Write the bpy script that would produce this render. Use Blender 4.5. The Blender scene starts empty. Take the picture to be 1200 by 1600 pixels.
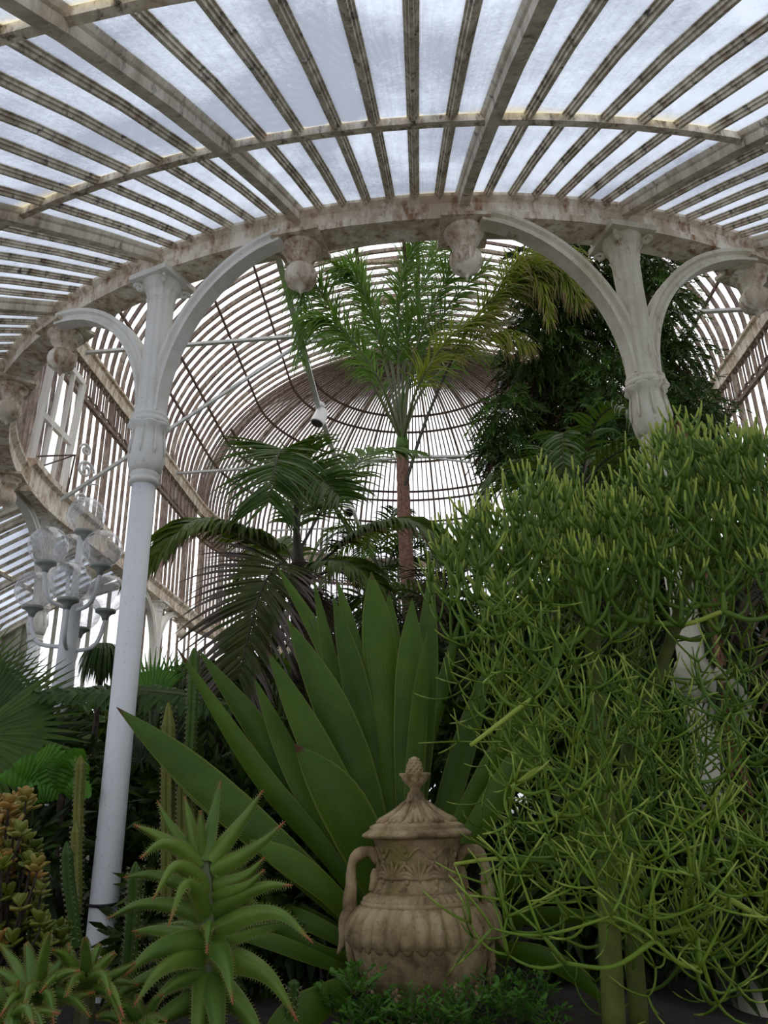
import bpy, bmesh, math, random
from math import sin, cos, pi, radians, sqrt, atan2
from mathutils import Vector, Matrix
random.seed(7)
col = bpy.context.scene.collection
sc = bpy.context.scene
V = Vector

# ---------------------------------------------------------------- camera
PITCH, ROLL, FPX, EYE = radians(21.0), radians(-1.5), 1202.0, 1.6
cam = bpy.data.cameras.new('camera'); co = bpy.data.objects.new('camera', cam); col.objects.link(co)
cam.sensor_fit = 'VERTICAL'; cam.sensor_height = 36.0; cam.lens = 36.0*FPX/1600.0
cam.clip_start = 0.05; cam.clip_end = 500
_x = V((1, 0, 0)); _u = V((0, -sin(PITCH), cos(PITCH))); _f = V((0, cos(PITCH), sin(PITCH)))
CX = _x*cos(ROLL) + _u*sin(ROLL); CU = -_x*sin(ROLL) + _u*cos(ROLL)
m = Matrix((( CX.x, CU.x, -_f.x, 0), (CX.y, CU.y, -_f.y, 0), (CX.z, CU.z, -_f.z, EYE), (0, 0, 0, 1)))
co.matrix_world = m; sc.camera = co

def ray(px, py): return CX*((px-600)/FPX) + CU*((800-py)/FPX) + _f
def at(px, py, Y):                      # world point seen at a pixel, at ground distance Y
    r = ray(px, py); return r*(Y/r.y) + V((0, 0, EYE))

# ---------------------------------------------------------------- materials
def nodes(name):
    mt = bpy.data.materials.new(name); mt.use_nodes = True
    nt = mt.node_tree; nt.nodes.clear()
    out = nt.nodes.new('ShaderNodeOutputMaterial'); return mt, nt, out
def N(nt, t, **kw):
    n = nt.nodes.new(t)
    for k, v in kw.items():
        if k in n.inputs: n.inputs[k].default_value = v
        else: setattr(n, k, v)
    return n
def ramp(nt, fac, stops):
    r = nt.nodes.new('ShaderNodeValToRGB'); nt.links.new(fac, r.inputs[0])
    e = r.color_ramp.elements
    while len(e) < len(stops): e.new(0.5)
    for i, (p, c) in enumerate(stops): e[i].position = p; e[i].color = (c[0], c[1], c[2], 1)
    return r.outputs[0]
def noise(nt, vec, scale, detail=4, rough=.6, dist=0):
    n = N(nt, 'ShaderNodeTexNoise'); n.inputs['Scale'].default_value = scale
    n.inputs['Detail'].default_value = detail; n.inputs['Roughness'].default_value = rough
    n.inputs['Distortion'].default_value = dist
    if vec is not None: nt.links.new(vec, n.inputs['Vector'])
    return n.outputs['Fac']
def mixc(nt, f, a, b):
    mx = nt.nodes.new('ShaderNodeMix'); mx.data_type = 'RGBA'
    for i, s in ((0, f), (6, a), (7, b)):
        if hasattr(s, 'is_output'): nt.links.new(s, mx.inputs[i])
        else: mx.inputs[i].default_value = s if i == 0 else (s[0], s[1], s[2], 1)
    return mx.outputs[2]
def mth(nt, op, a, b=None, c=None):
    n = nt.nodes.new('ShaderNodeMath'); n.operation = op
    for i, s in enumerate((a, b, c)):
        if s is None: continue
        if hasattr(s, 'is_output'): nt.links.new(s, n.inputs[i])
        else: n.inputs[i].default_value = s
    return n.outputs[0]
def coords(nt, which='Object'): return nt.nodes.new('ShaderNodeTexCoord').outputs[which]
def geopos(nt): return nt.nodes.new('ShaderNodeNewGeometry').outputs['Position']
def bump(nt, h, strength=.3, dist=.01):
    b = N(nt, 'ShaderNodeBump'); b.inputs['Strength'].default_value = strength; b.inputs['Distance'].default_value = dist
    nt.links.new(h, b.inputs['Height']); return b.outputs[0]

def paint(name, base, grime, rust, g0=.45, g1=.65, r0=.62, r1=.75, scale=6, rough=.55):
    mt, nt, out = nodes(name); p = N(nt, 'ShaderNodeBsdfPrincipled'); pos = geopos(nt)
    mp = N(nt, 'ShaderNodeMapping'); nt.links.new(pos, mp.inputs[0]); mp.inputs['Scale'].default_value = (1, 1, .35)
    n1 = noise(nt, mp.outputs[0], scale, 8, .7); n2 = noise(nt, mp.outputs[0], scale*2.3, 6, .7); n3 = noise(nt, pos, 60, 4, .7)
    c = mixc(nt, ramp(nt, n1, [(g0, (0, 0, 0)), (g1, (1, 1, 1))]), base, grime)
    c = mixc(nt, ramp(nt, n2, [(r0, (0, 0, 0)), (r1, (1, 1, 1))]), c, rust)
    c = mixc(nt, ramp(nt, n3, [(.62, (0, 0, 0)), (.72, (.7, .7, .7))]), c, (grime[0]*.4, grime[1]*.4, grime[2]*.4))
    nt.links.new(c, p.inputs['Base Color']); p.inputs['Roughness'].default_value = rough
    nt.links.new(bump(nt, n3, .4, .004), p.inputs['Normal']); nt.links.new(p.outputs[0], out.inputs[0]); return mt
M = {}
M['white'] = paint('white_paint', (.84, .82, .77), (.64, .60, .52), (.34, .24, .14), .45, .75, .68, .85)
M['white_clean'] = paint('smooth_white_paint', (.86, .86, .87), (.76, .76, .76), (.40, .38, .34), .5, .8, .75, .9)
M['beam'] = paint('weathered_cream_paint', (.90, .83, .70), (.56, .45, .32), (.28, .13, .055), .40, .58, .50, .66, 6)
M['bar'] = paint('mouldy_cream_bar', (.86, .79, .66), (.42, .33, .23), (.09, .065, .045), .42, .62, .52, .66, 9)
M['bar_main'] = paint('mouldy_cream_rafter', (.80, .73, .60), (.46, .38, .28), (.12, .09, .06), .42, .62, .55, .7, 7)
M['rib'] = paint('rusty_rib', (.20, .13, .10), (.10, .055, .04), (.045, .025, .02), .4, .6, .5, .65, 12)
M['rib_light'] = paint('flaking_rib', (.36, .29, .23), (.17, .10, .07), (.07, .04, .03), .4, .58, .5, .65, 9)
M['steel'] = paint('galvanised_tie', (.66, .67, .67), (.45, .46, .46), (.2, .18, .15), .45, .7, .7, .85, 8)
M['cream'] = paint('flaking_cream_paint', (.68, .64, .52), (.50, .45, .32), (.26, .15, .06), .42, .66, .58, .72, 6)

def glass_mat(name, tint_a, tint_b, body, body_mix, edge=True):
    mt, nt, out = nodes(name); pos = geopos(nt)
    n1 = noise(nt, pos, 1.0, 3, .5, .6); n2 = noise(nt, pos, 26, 6, .8, 1.5)
    mp = N(nt, 'ShaderNodeMapping'); nt.links.new(coords(nt, 'UV'), mp.inputs[0]); mp.inputs['Scale'].default_value = (7, 1.2, 1)
    n3 = noise(nt, mp.outputs[0], 2.0, 4, .6)
    f = mth(nt, 'ADD', mth(nt, 'MULTIPLY', n1, .65), mth(nt, 'MULTIPLY', n2, .25)); f = mth(nt, 'ADD', f, mth(nt, 'MULTIPLY', n3, .1))
    c = ramp(nt, f, [(.41, tint_b), (.55, tint_a)])
    if edge:
        uv = N(nt, 'ShaderNodeSeparateXYZ'); nt.links.new(coords(nt, 'UV'), uv.inputs[0])
        u, v = uv.outputs[0], uv.outputs[1]
        du = mth(nt, 'ABSOLUTE', mth(nt, 'SUBTRACT', mth(nt, 'FRACT', u), .5)); dv = mth(nt, 'ABSOLUTE', mth(nt, 'SUBTRACT', mth(nt, 'FRACT', v), .5))
        a = mth(nt, 'POWER', mth(nt, 'MULTIPLY', du, 2.0), 4.0); b = mth(nt, 'POWER', mth(nt, 'MULTIPLY', dv, 2.0), 22.0)
        e = mth(nt, 'ADD', a, b); e = mth(nt, 'ADD', e, mth(nt, 'MULTIPLY', mth(nt, 'SUBTRACT', n2, .5), .5))
        c = mixc(nt, ramp(nt, e, [(.28, (0, 0, 0)), (.55, (.8, .8, .8)), (1.0, (1, 1, 1))]), c, (.66, .62, .50))
        c = mixc(nt, ramp(nt, e, [(.72, (0, 0, 0)), (1.25, (1, 1, 1))]), c, (.22, .14, .06))
        big = noise(nt, pos, .8, 2, .5); lo = ramp(nt, mth(nt, 'MULTIPLY', ramp(nt, v, [(.0, (1, 1, 1)), (.3, (0, 0, 0))]), big), [(.42, (0, 0, 0)), (.62, (.8, .8, .8))])
        c = mixc(nt, lo, c, (.62, .50, .22))
    tr = N(nt, 'ShaderNodeBsdfTransparent'); nt.links.new(c, tr.inputs[0])
    tl = N(nt, 'ShaderNodeBsdfTranslucent'); nt.links.new(c, tl.inputs[0]) if body is None else setattr(tl.inputs[0], 'default_value', (*body, 1))
    mx = N(nt, 'ShaderNodeMixShader'); mx.inputs[0].default_value = body_mix
    nt.links.new(tr.outputs[0], mx.inputs[1]); nt.links.new(tl.outputs[0], mx.inputs[2]); nt.links.new(mx.outputs[0], out.inputs[0]); return mt
M['glass_low'] = glass_mat('frosted_wet_glass', (.50, .55, .645), (.27, .30, .37), None, .94)
M['glass_dome'] = glass_mat('thin_clear_glass', (.95, .95, .97), (.86, .87, .90), (.9, .9, .9), .02, edge=False)

def leafmat(name, ca, cb, tip=None, tip0=.8, rough=.42, trans=.25, nscale=14, edge=None, stripes=0):
    ca = (ca[0]*1.9, ca[1]*1.42, ca[2]*.62); cb = (cb[0]*1.9, cb[1]*1.42, cb[2]*.62)
    mt, nt, out = nodes(name); pos = geopos(nt)
    rnd = N(nt, 'ShaderNodeObjectInfo').outputs['Random']
    f = mth(nt, 'ADD', mth(nt, 'MULTIPLY', noise(nt, pos, nscale, 3), .75), mth(nt, 'MULTIPLY', rnd, .25))
    c = ramp(nt, f, [(.35, ca), (.68, cb)])
    uv = N(nt, 'ShaderNodeSeparateXYZ'); nt.links.new(coords(nt, 'UV'), uv.inputs[0])
    if stripes:
        s = mth(nt, 'SINE', mth(nt, 'MULTIPLY', uv.outputs[0], stripes))
        c = mixc(nt, mth(nt, 'MULTIPLY', mth(nt, 'ADD', s, 1), .12), c, (ca[0]*.3, ca[1]*.35, ca[2]*.3))
    if edge:
        e = mth(nt, 'ABSOLUTE', mth(nt, 'SUBTRACT', uv.outputs[0], .5))
        c = mixc(nt, ramp(nt, e, [(.455, (0, 0, 0)), (.47, (1, 1, 1))]), c, edge)
    if tip:
        t = mth(nt, 'ADD', uv.outputs[1], mth(nt, 'MULTIPLY', mth(nt, 'SUBTRACT', noise(nt, pos, 9, 3), .5), .3))
        c = mixc(nt, ramp(nt, t, [(tip0, (0, 0, 0)), (min(.999, tip0+.1), (1, 1, 1))]), c, tip)
    p = N(nt, 'ShaderNodeBsdfPrincipled'); nt.links.new(c, p.inputs['Base Color']); p.inputs['Roughness'].default_value = rough; p.inputs['Specular IOR Level'].default_value = .3
    if trans > 0:
        tl = N(nt, 'ShaderNodeBsdfTranslucent'); nt.links.new(mixc(nt, .5, c, (cb[0]*1.4, cb[1]*1.5, cb[2]*.6)), tl.inputs[0])
        mx = N(nt, 'ShaderNodeMixShader'); mx.inputs[0].default_value = trans
        nt.links.new(p.outputs[0], mx.inputs[1]); nt.links.new(tl.outputs[0], mx.inputs[2]); nt.links.new(mx.outputs[0], out.inputs[0])
    else: nt.links.new(p.outputs[0], out.inputs[0])
    return mt
def flat(name, c, rough=.6, c2=None, scale=12, b=0, metal=0):
    mt, nt, out = nodes(name); p = N(nt, 'ShaderNodeBsdfPrincipled'); p.inputs['Roughness'].default_value = rough
    p.inputs['Metallic'].default_value = metal
    n = noise(nt, geopos(nt), scale, 6, .65); nt.links.new(ramp(nt, n, [(.38, c), (.62, c2 or c)]), p.inputs['Base Color'])
    if b: nt.links.new(bump(nt, n, b, .02), p.inputs['Normal'])
    nt.links.new(p.outputs[0], out.inputs[0]); return mt

# ---------------------------------------------------------------- mesh helpers
class MB:
    def __init__(s): s.v = []; s.f = []; s.uv = []; s.mi = []
    def face(s, idx, uv=None, mi=0): s.f.append(idx); s.uv.append(uv); s.mi.append(mi)
    def box(s, c, sx, sy, sz, R=None, mi=0):
        b = len(s.v)
        for z in (-1, 1):
            for y in (-1, 1):
                for x in (-1, 1):
                    p = V((x*sx/2, y*sy/2, z*sz/2)); p = (R @ p if R else p) + V(c); s.v.append(p)
        for q in ((0, 2, 3, 1), (4, 5, 7, 6), (0, 1, 5, 4), (2, 6, 7, 3), (0, 4, 6, 2), (1, 3, 7, 5)): s.face([b+i for i in q], None, mi)
    def sweep(s, path, prof, nrm, closed=False, caps=True, mi=0):
        """prof: (a, b) pairs, a across, b along nrm (a vector or one per point)"""
        n = len(path); k = len(prof); b = len(s.v)
        for i, p in enumerate(path):
            if closed: t = (path[(i+1) % n]-path[i-1])
            else: t = path[min(i+1, n-1)]-path[max(i-1, 0)]
            t = t.normalized(); nn = nrm[i] if isinstance(nrm, list) else nrm
            w = t.cross(nn); w = w.normalized() if w.length > 1e-6 else V((1, 0, 0)); n2 = w.cross(t).normalized()
            for (a, c) in prof: s.v.append(p + w*a + n2*c)
        for i in range(n if closed else n-1):
            j = (i+1) % n
            for q in range(k): s.face([b+i*k+q, b+i*k+(q+1) % k, b+j*k+(q+1) % k, b+j*k+q], None, mi)
        if caps and not closed:
            s.face([b+q for q in range(k)][::-1], None, mi); s.face([b+(n-1)*k+q for q in range(k)], None, mi)
    def tube(s, path, rad, sides=6, mi=0, caps=True):
        n = len(path); b = len(s.v); ref = None
        for i, p in enumerate(path):
            t = (path[min(i+1, n-1)]-path[max(i-1, 0)])
            t = t.normalized() if t.length > 1e-9 else V((0, 0, 1))
            if ref is None: ref = V((0, 0, 1)) if abs(t.z) < .9 else V((1, 0, 0))
            w = t.cross(ref)
            if w.length < 1e-5: w = t.cross(V((0.3, .8, .5)))
            w.normalize(); u = w.cross(t).normalized(); ref = u
            r = rad[i] if isinstance(rad, (list, tuple)) else rad
            for q in range(sides):
                a = 2*pi*q/sides; s.v.append(p + (w*cos(a)+u*sin(a))*r)
        for i in range(n-1):
            v0, v1 = i/(n-1), (i+1)/(n-1)
            for q in range(sides):
                s.face([b+i*sides+q, b+i*sides+(q+1) % sides, b+(i+1)*sides+(q+1) % sides, b+(i+1)*sides+q], [(.5, v0), (.5, v0), (.5, v1), (.5, v1)], mi)
        if caps: s.face([b+q for q in range(sides)][::-1], [(.5, 0)]*sides, mi); s.face([b+(n-1)*sides+q for q in range(sides)], [(.5, 1)]*sides, mi)
    def lathe(s, c, prof, seg=24, mod=None, mi=0, R=None):
        """prof: (radius, z) from bottom to top; mod(a, i) multiplies the radius"""
        b = len(s.v); k = len(prof); c = V(c)
        for i, (r, z) in enumerate(prof):
            for q in range(seg):
                a = 2*pi*q/seg; rr = r*(mod(a, i) if mod else 1); p = V((rr*cos(a), rr*sin(a), z)); s.v.append(c+(R @ p if R else p))
        for i in range(k-1):
            for q in range(seg): s.face([b+i*seg+q, b+i*seg+(q+1) % seg, b+(i+1)*seg+(q+1) % seg, b+(i+1)*seg+q], None, mi)
        s.face([b+q for q in range(seg)][::-1], None, mi); s.face([b+(k-1)*seg+q for q in range(seg)], None, mi)
    def blade(s, path, wid, side, fold=.25, up=None, mi=0, thick=0, cup=False):
        """a leaf: path of points, half widths, side vector; three verts across, keel lowered by fold"""
        n = len(path); b = len(s.v); m_ = 5 if cup else 3
        us = [0, .25, .5, .75, 1] if cup else [0, .5, 1]
        for i, p in enumerate(path):
            t = (path[min(i+1, n-1)]-path[max(i-1, 0)]).normalized(); sd = side[i] if isinstance(side, list) else side
            sd = (sd - t*sd.dot(t)); sd = sd.normalized() if sd.length > 1e-6 else V((1, 0, 0))
            nn = sd.cross(t); w = wid[i]
            for u in us:
                x = (u-.5)*2
                dz = -fold*w*(1-(x*x if cup else abs(x))); s.v.append(p + sd*w*x + nn*dz)
        for i in range(n-1):
            for j in range(m_-1):
                s.face([b+i*m_+j, b+i*m_+j+1, b+(i+1)*m_+j+1, b+(i+1)*m_+j],
                       [(us[j], i/(n-1)), (us[j+1], i/(n-1)), (us[j+1], (i+1)/(n-1)), (us[j], (i+1)/(n-1))], mi)
        if thick:
            b2 = len(s.v)
            for i, p in enumerate(path):
                t = (path[min(i+1, n-1)]-path[max(i-1, 0)]).normalized(); sd = side[i] if isinstance(side, list) else side
                sd = (sd - t*sd.dot(t)); sd = sd.normalized() if sd.length > 1e-6 else V((1, 0, 0)); nn = sd.cross(t)
                th = thick*min(1, wid[i]/max(wid)*1.6)
                for u in us:
                    x = (u-.5)*2; s.v.append(p + sd*wid[i]*x - nn*(fold*wid[i]*(1-(x*x if cup else abs(x))) + th*(1-abs(x)**2)))
            for i in range(n-1):
                for j in range(m_-1):
                    s.face([b2+i*m_+j, b2+(i+1)*m_+j, b2+(i+1)*m_+j+1, b2+i*m_+j+1],
                           [(us[j], i/(n-1)), (us[j], (i+1)/(n-1)), (us[j+1], (i+1)/(n-1)), (us[j+1], i/(n-1))], mi)
    def build(s, name, mats, parent=None, smooth=False, loc=None):
        me = bpy.data.meshes.new(name)
        off = V(loc) if loc is not None else V((0, 0, 0))
        me.from_pydata([tuple(p-off) for p in s.v], [], s.f)
        if not isinstance(mats, (list, tuple)): mats = [mats]
        for q in mats: me.materials.append(q)
        if any(u is not None for u in s.uv):
            d = me.uv_layers.new(name='UVMap').data; i = 0; buf = []
            for f, u in zip(s.f, s.uv):
                for k in range(len(f)): buf.extend(u[k] if u else (0, 0))
            d.foreach_set('uv', buf)
        me.polygons.foreach_set('material_index', s.mi)
        if smooth: me.polygons.foreach_set('use_smooth', [True]*len(s.f))
        me.update()
        o = bpy.data.objects.new(name, me); col.objects.link(o)
        if loc is not None: o.location = off
        if parent is not None:
            o.parent = parent
            wl_ = V((0, 0, 0)); q = parent
            while q is not None: wl_ += V(q.location); q = q.parent
            o.location = off-wl_
        return o
def thing(name, label, cat, loc, group=None):
    o = bpy.data.objects.new(name, None); col.objects.link(o); o.location = loc; o.empty_display_size = .1
    o['label'] = label; o['category'] = cat
    if group: o['group'] = group
    return o
def tag(o, label, cat, group=None, kind=None):
    o['label'] = label; o['category'] = cat
    if group: o['group'] = group
    if kind: o['kind'] = kind
    return o
def struct(name, label=None, cat=None):
    o = bpy.data.objects.new(name, None); col.objects.link(o); o['kind'] = 'structure'
    if label: o['label'] = label
    if cat: o['category'] = cat
    return o
def bez(pts, n):
    """smooth curve through control points (Catmull-Rom)"""
    P = [pts[0]*2-pts[1]] + list(pts) + [pts[-1]*2-pts[-2]]; out = []; k = len(pts)-1
    for i in range(n+1):
        t = i/n*k; j = min(int(t), k-1); t -= j; a, b, c, d = P[j], P[j+1], P[j+2], P[j+3]
        out.append(.5*((2*b)+(c-a)*t+(2*a-5*b+4*c-d)*t*t+(3*b-a-3*c+d)*t**3))
    return out
def U(a, b): return random.uniform(a, b)
# ================================================================ the glasshouse
C1 = V((.5, 8.5, 0)); YAW = radians(-2.3); RR = 4.6; LEN = 6.1
def L(x, y, z): return V((cos(YAW)*x - sin(YAW)*y, sin(YAW)*x + cos(YAW)*y, z)) + C1
def D(x, y, z=0): return V((cos(YAW)*x - sin(YAW)*y, sin(YAW)*x + cos(YAW)*y, z))
def near(th, r, z): a = radians(th); return L(r*sin(a), -r*cos(a), z)      # th 0 towards the camera
def far(ph, r, z): a = radians(ph); return L(r*sin(a), LEN+r*cos(a), z)
UNIT = 13.0; T0 = -10.1
ZB, ZU, ZT, RISE = 5.0, 7.6, 11.1, 3.5

def rect(w, h, y0=0): return [(-w/2, y0), (w/2, y0), (w/2, y0+h), (-w/2, y0+h)]
def closed_plan(r, z, n=60):
    pts = [near(-90+180*i/n, r, z) for i in range(n+1)] + [L(r, LEN*i/8, z) for i in range(1, 8)]
    pts += [far(90-180*i/n, r, z) for i in range(n+1)] + [L(-r, LEN*(8-i)/8, z) for i in range(1, 8)]
    return pts
# moulded rings ---------------------------------------------------
ring_o = struct('trim_1')
b = MB(); b.sweep(closed_plan(RR, ZB), [(-.10, 0), (.10, 0), (.10, .05), (.085, .06), (.085, .13), (.12, .16), (.13, .21), (.06, .25), (-.13, .25), (-.13, .21), (-.085, .16), (-.085, .06), (-.10, .05)], V((0, 0, 1)), closed=True)
b.build('ring_beam', M['beam'], ring_o)
# hanging pendants under the ring
pend = MB()
pend.box((0, 0, -.012), .27, .27, .024)
pend.lathe((0, 0, 0), [(.004, -.335), (.008, -.325), (.02, -.30), (.05, -.287), (.078, -.262), (.089, -.225), (.086, -.19), (.07, -.165), (.05, -.155), (.052, -.14), (.06, -.12), (.078, -.10), (.084, -.095), (.084, -.085), (.078, -.08), (.085, -.06), (.105, -.05), (.112, -.04), (.108, -.024)], 28)
for v_ in pend.v: v_ *= 1.15
def place(me_obj, parent, p, rot):
    o = me_obj.copy(); col.objects.link(o); o.parent = parent; o.location = p; o.rotation_euler = (0, 0, rot); return o
p0 = pend.build('pendant_drop', M['beam'], ring_o, smooth=False)
for f in p0.data.polygons: f.use_smooth = len(f.vertices) == 4 and f.index > 6
pspots = []
for k in range(-5, 7):
    th = T0 + UNIT*k
    if k % 3 == 2: continue                     # a column stands there
    pspots.append((near(th, RR, ZB), YAW+radians(th)))
for y in (1.5, 2.85, 5.6): pspots.append((L(-RR, y, ZB), YAW)); pspots.append((L(RR, y, ZB), YAW))
for i, (p, r) in enumerate(pspots):
    if i == 0: p0.location = p; p0.rotation_euler = (0, 0, r)
    else: place(p0, ring_o, p, r)

# columns ---------------------------------------------------------
def make_column(label, clean):
    t = thing('column', label, 'column', (0, 0, 0), 'columns carrying the ring beam')
    mat = M['white'] if clean else M['cream']
    s = MB(); s.lathe((0, 0, 0), [(.076, -.2), (.072, .6), (.070, 3.50)], 28); s.build('shaft', M['white_clean'] if clean else mat, t, smooth=True)
    s = MB()
    s.lathe((0, 0, 0), [(.070, 3.48), (.088, 3.49), (.093, 3.505), (.084, 3.52), (.082, 3.53), (.090, 3.545), (.084, 3.56), (.085, 3.57)], 32)
    s.lathe((0, 0, 0), [(.084, 3.56), (.100, 3.60), (.110, 3.66), (.108, 3.72), (.098, 3.78), (.092, 3.82), (.10, 3.85), (.125, 3.875), (.123, 3.885), (.095, 3.885)], 48,
            mod=lambda a, i: 1 + (.06*abs(cos(4*a)) - .03 if 1 <= i <= 5 else (.14*(abs(cos(4*a))-.5) if i in (6, 7, 8) else 0)))
    s.lathe((0, 0, 0), [(.10, 3.88), (.118, 3.885), (.126, 3.90), (.118, 3.92), (.108, 3.925), (.116, 3.94), (.116, 3.95), (.10, 3.955)], 32)
    for k in range(8):
        a = 2*pi*(k+.5)/8
        s.tube([V((cos(a)*r, sin(a)*r, z)) for r, z in ((.100, 3.85), (.108, 3.78), (.116, 3.70), (.113, 3.665))], [.004, .007, .009, .003], 6)
    s.build('collar', mat, t, smooth=True)
    s = MB()
    s.lathe((0, 0, 0), [(.098, 3.95), (.092, 4.0), (.085, 4.3), (.083, 4.6), (.088, 4.8), (.10, 4.83), (.092, 4.845), (.10, 4.88), (.125, 4.93), (.13, 4.96)], 64,
            mod=lambda a, i: 1 - (.07*(.5+.5*cos(12*a)) if i < 8 else 0))
    s.build('fluted_shaft', mat, t)
    s = MB(); s.box((0, 0, 4.98), .31, .31, .04)
    for sx in (-1, 1):
        for sy in (-1, 1):
            c = V((sx*.105, sy*.105, 4.915)); q = []
            for i in range(12):
                a = i*.6; r = .034*(1-i/14); q.append(c + V((sx*.707*cos(a)*r, sy*.707*cos(a)*r, sin(a)*r)))
            s.tube(q, .014, 6)
    s.build('capital', mat, t)
    for sg in (-1, 1):
        s = MB(); path = []
        for i in range(19):
            a = pi/2*i/18; path.append(V((sg*(.07 + .90*(1-cos(a))), 0, 3.97 + .99*sin(a))))
        nr = []
        for i in range(19):
            a = pi/2*i/18; nr.append(V((-sg*cos(a), 0, sin(a))))
        s.sweep(path, [(-.05, -.02), (.05, -.02), (.05, .0), (.03, .012), (.03, .035), (.05, .05), (.05, .075), (-.05, .075), (-.05, .05), (-.03, .035), (-.03, .012), (-.05, 0)], nr)
        s.build('arch', mat, t)
    return t
def dup(root, loc, rotz, label=None, group=None):
    r = root.copy(); col.objects.link(r); r.location = loc; r.rotation_euler = (0, 0, rotz)
    if label: r['label'] = label
    if group: r['group'] = group
    for ch in list(root.children):
        c = ch.copy(); col.objects.link(c); c.parent = r
        for g in ch.children:
            d = g.copy(); col.objects.link(d); d.parent = c
    return r
colL = make_column('white painted iron column beside the tall aloe, smooth clean shaft', True)
th = T0-UNIT; p = near(th, RR, 0); colL.location = p; colL.rotation_euler = (0, 0, YAW+radians(th))
colR = make_column('cream flaking iron column rising out of the pencil cactus', False)
th = T0+2*UNIT; colR.location = near(th, RR, 0); colR.rotation_euler = (0, 0, YAW+radians(th))
dup(colL, L(-RR, .15, 0), YAW+pi/2, 'pale iron column at the left edge beneath the brown box beam')
dup(colL, L(-RR, 4.2, 0), YAW+pi/2, 'small distant iron column and arch in the far left glazed wall')
for ph in (-20, 24):
    o = dup(colL, far(ph, RR, 0), YAW-radians(ph), 'far iron column mostly hidden behind the tall palm foliage')
    o['group'] = 'far columns behind the palms'

# lean-to roof around the near end ---------------------------------
LP = [(RR+.06, 5.27), (5.2, 5.02), (5.73, 4.67), (6.3, 4.40), (6.95, 4.0), (7.6, 3.55), (8.3, 2.95), (9.0, 2.25), (9.4, 1.75)]
LP = [(RR+.06, 5.20), (5.2, 4.955), (5.73, 4.69), (6.33, 4.365), (6.95, 3.99), (7.6, 3.545), (8.3, 3.0), (9.0, 2.36), (9.4, 1.95)]
def lp_nrm(i):
    a, c = LP[max(i-1, 0)], LP[min(i+1, len(LP)-1)]; d = V((c[0]-a[0], c[1]-a[1])).normalized(); return (-d[1], d[0])
roof = struct('ceiling')
def stations():
    out = []
    k0 = -47
    for k in range(k0, 48):
        th = T0 + UNIT*k/7
        if -90 <= th <= 90: out.append((('n', th), k % 7 == 0))
    return out
def pt(st, r, z):
    if st[0] == 'n': return near(st[1], r, z)
    if st[0] == 'l': return L(-r, st[1], z)
    if st[0] == 'r': return L(r, st[1], z)
    return far(st[1], r, z)
def out_dir(st):
    if st[0] == 'n': a = radians(st[1]); return D(sin(a), -cos(a))
    if st[0] == 'l': return D(-1, 0)
    if st[0] == 'r': return D(1, 0)
    a = radians(st[1]); return D(sin(a), cos(a))
sta = stations()
sides = [(('l', .225*i+.15), i % 6 == 0) for i in range(0, 13)]
sidr = [(('r', .225*i+.15), i % 6 == 0) for i in range(0, 13)]
thin = [(-.008, -.030), (.008, -.030), (.010, -.014), (.019, -.014), (.020, -.002), (.029, 0), (.029, .012), (-.029, .012), (-.029, 0), (-.020, -.002), (-.019, -.014), (-.010, -.014)]
thick = [(-.030, -.075), (.030, -.075), (.032, -.03), (.042, -.02), (.052, 0), (.052, .015), (-.052, .015), (-.052, 0), (-.042, -.02), (-.032, -.03)]
for st, main in sta+sides+sidr:
    od = out_dir(st); path = [pt(st, r, z) for r, z in LP]
    nr = [od*lp_nrm(i)[0]+V((0, 0, lp_nrm(i)[1])) for i in range(len(LP))]
    s = MB(); s.sweep(path, thick if main else thin, nr)
    if main: s.box(pt(st, RR+.02, 5.22), .09, .09, .14, Matrix.Rotation(YAW+radians(st[1] if st[0] == 'n' else 0), 3, 'Z'))
    s.build('rafter' if main else 'glazing_bar', M['bar_main'] if main else M['bar'], roof)
for i in (2, 4, 6):
    r, z = LP[i]; od = lp_nrm(i)
    pts = [L(-r, 2.85, z), L(-r, 1.5, z)] + [near(-90+180*k/72, r, z) for k in range(73)] + [L(r, 1.5, z), L(r, 2.85, z)]
    s = MB(); s.sweep([p-V((0, 0, .01)) for p in pts], rect(.035, .045, -.04), V((0, 0, 1))); s.build('purlin', M['bar'], roof)
# panes: one sheet per strip between purlins
s = MB()
allst = [a for a, _ in reversed(sides)]+[a for a, _ in sta]+[a for a, _ in sidr]
for j in range(len(allst)-1):
    a, c = allst[j], allst[j+1]
    for (i0, i1) in ((0, 2), (2, 4), (4, 6), (6, 8)):
        for i in range(i0, i1):
            bb = len(s.v); v0 = (i-i0)/(i1-i0); v1 = (i+1-i0)/(i1-i0)
            # v=0 at the outer/lower end of a pane
            for st, q in ((a, i), (c, i), (c, i+1), (a, i+1)): s.v.append(pt(st, LP[q][0], LP[q][1]+.005))
            s.face([bb, bb+1, bb+2, bb+3], [(0.001, v0*.998+.001), (.999, v0*.998+.001), (.999, v1*.998+.001), (0.001, v1*.998+.001)])
s.build('glass', M['glass_low'], roof)
# outer wall of the near bow, behind the viewer, and the low brick footing
wn = struct('wall_near')
s = MB(); pts = [near(-90+180*k/60, 9.4, 0) for k in range(61)]
s.sweep(pts, rect(.25, .9), V((0, 0, 1))); s.build('footing', flat('footing_brick', (.25, .12, .08), .8, (.35, .2, .14), 8, .3), wn)
s = MB()
for k in range(60):
    bb = len(s.v); s.v += [near(-90+3*k, 9.4, .9), near(-87+3*k, 9.4, .9), near(-87+3*k, 9.4, 1.72), near(-90+3*k, 9.4, 1.72)]
    s.face([bb, bb+1, bb+2, bb+3], [(0, 0), (1, 0), (1, 1), (0, 1)])
s.build('glass', M['glass_low'], wn)

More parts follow.
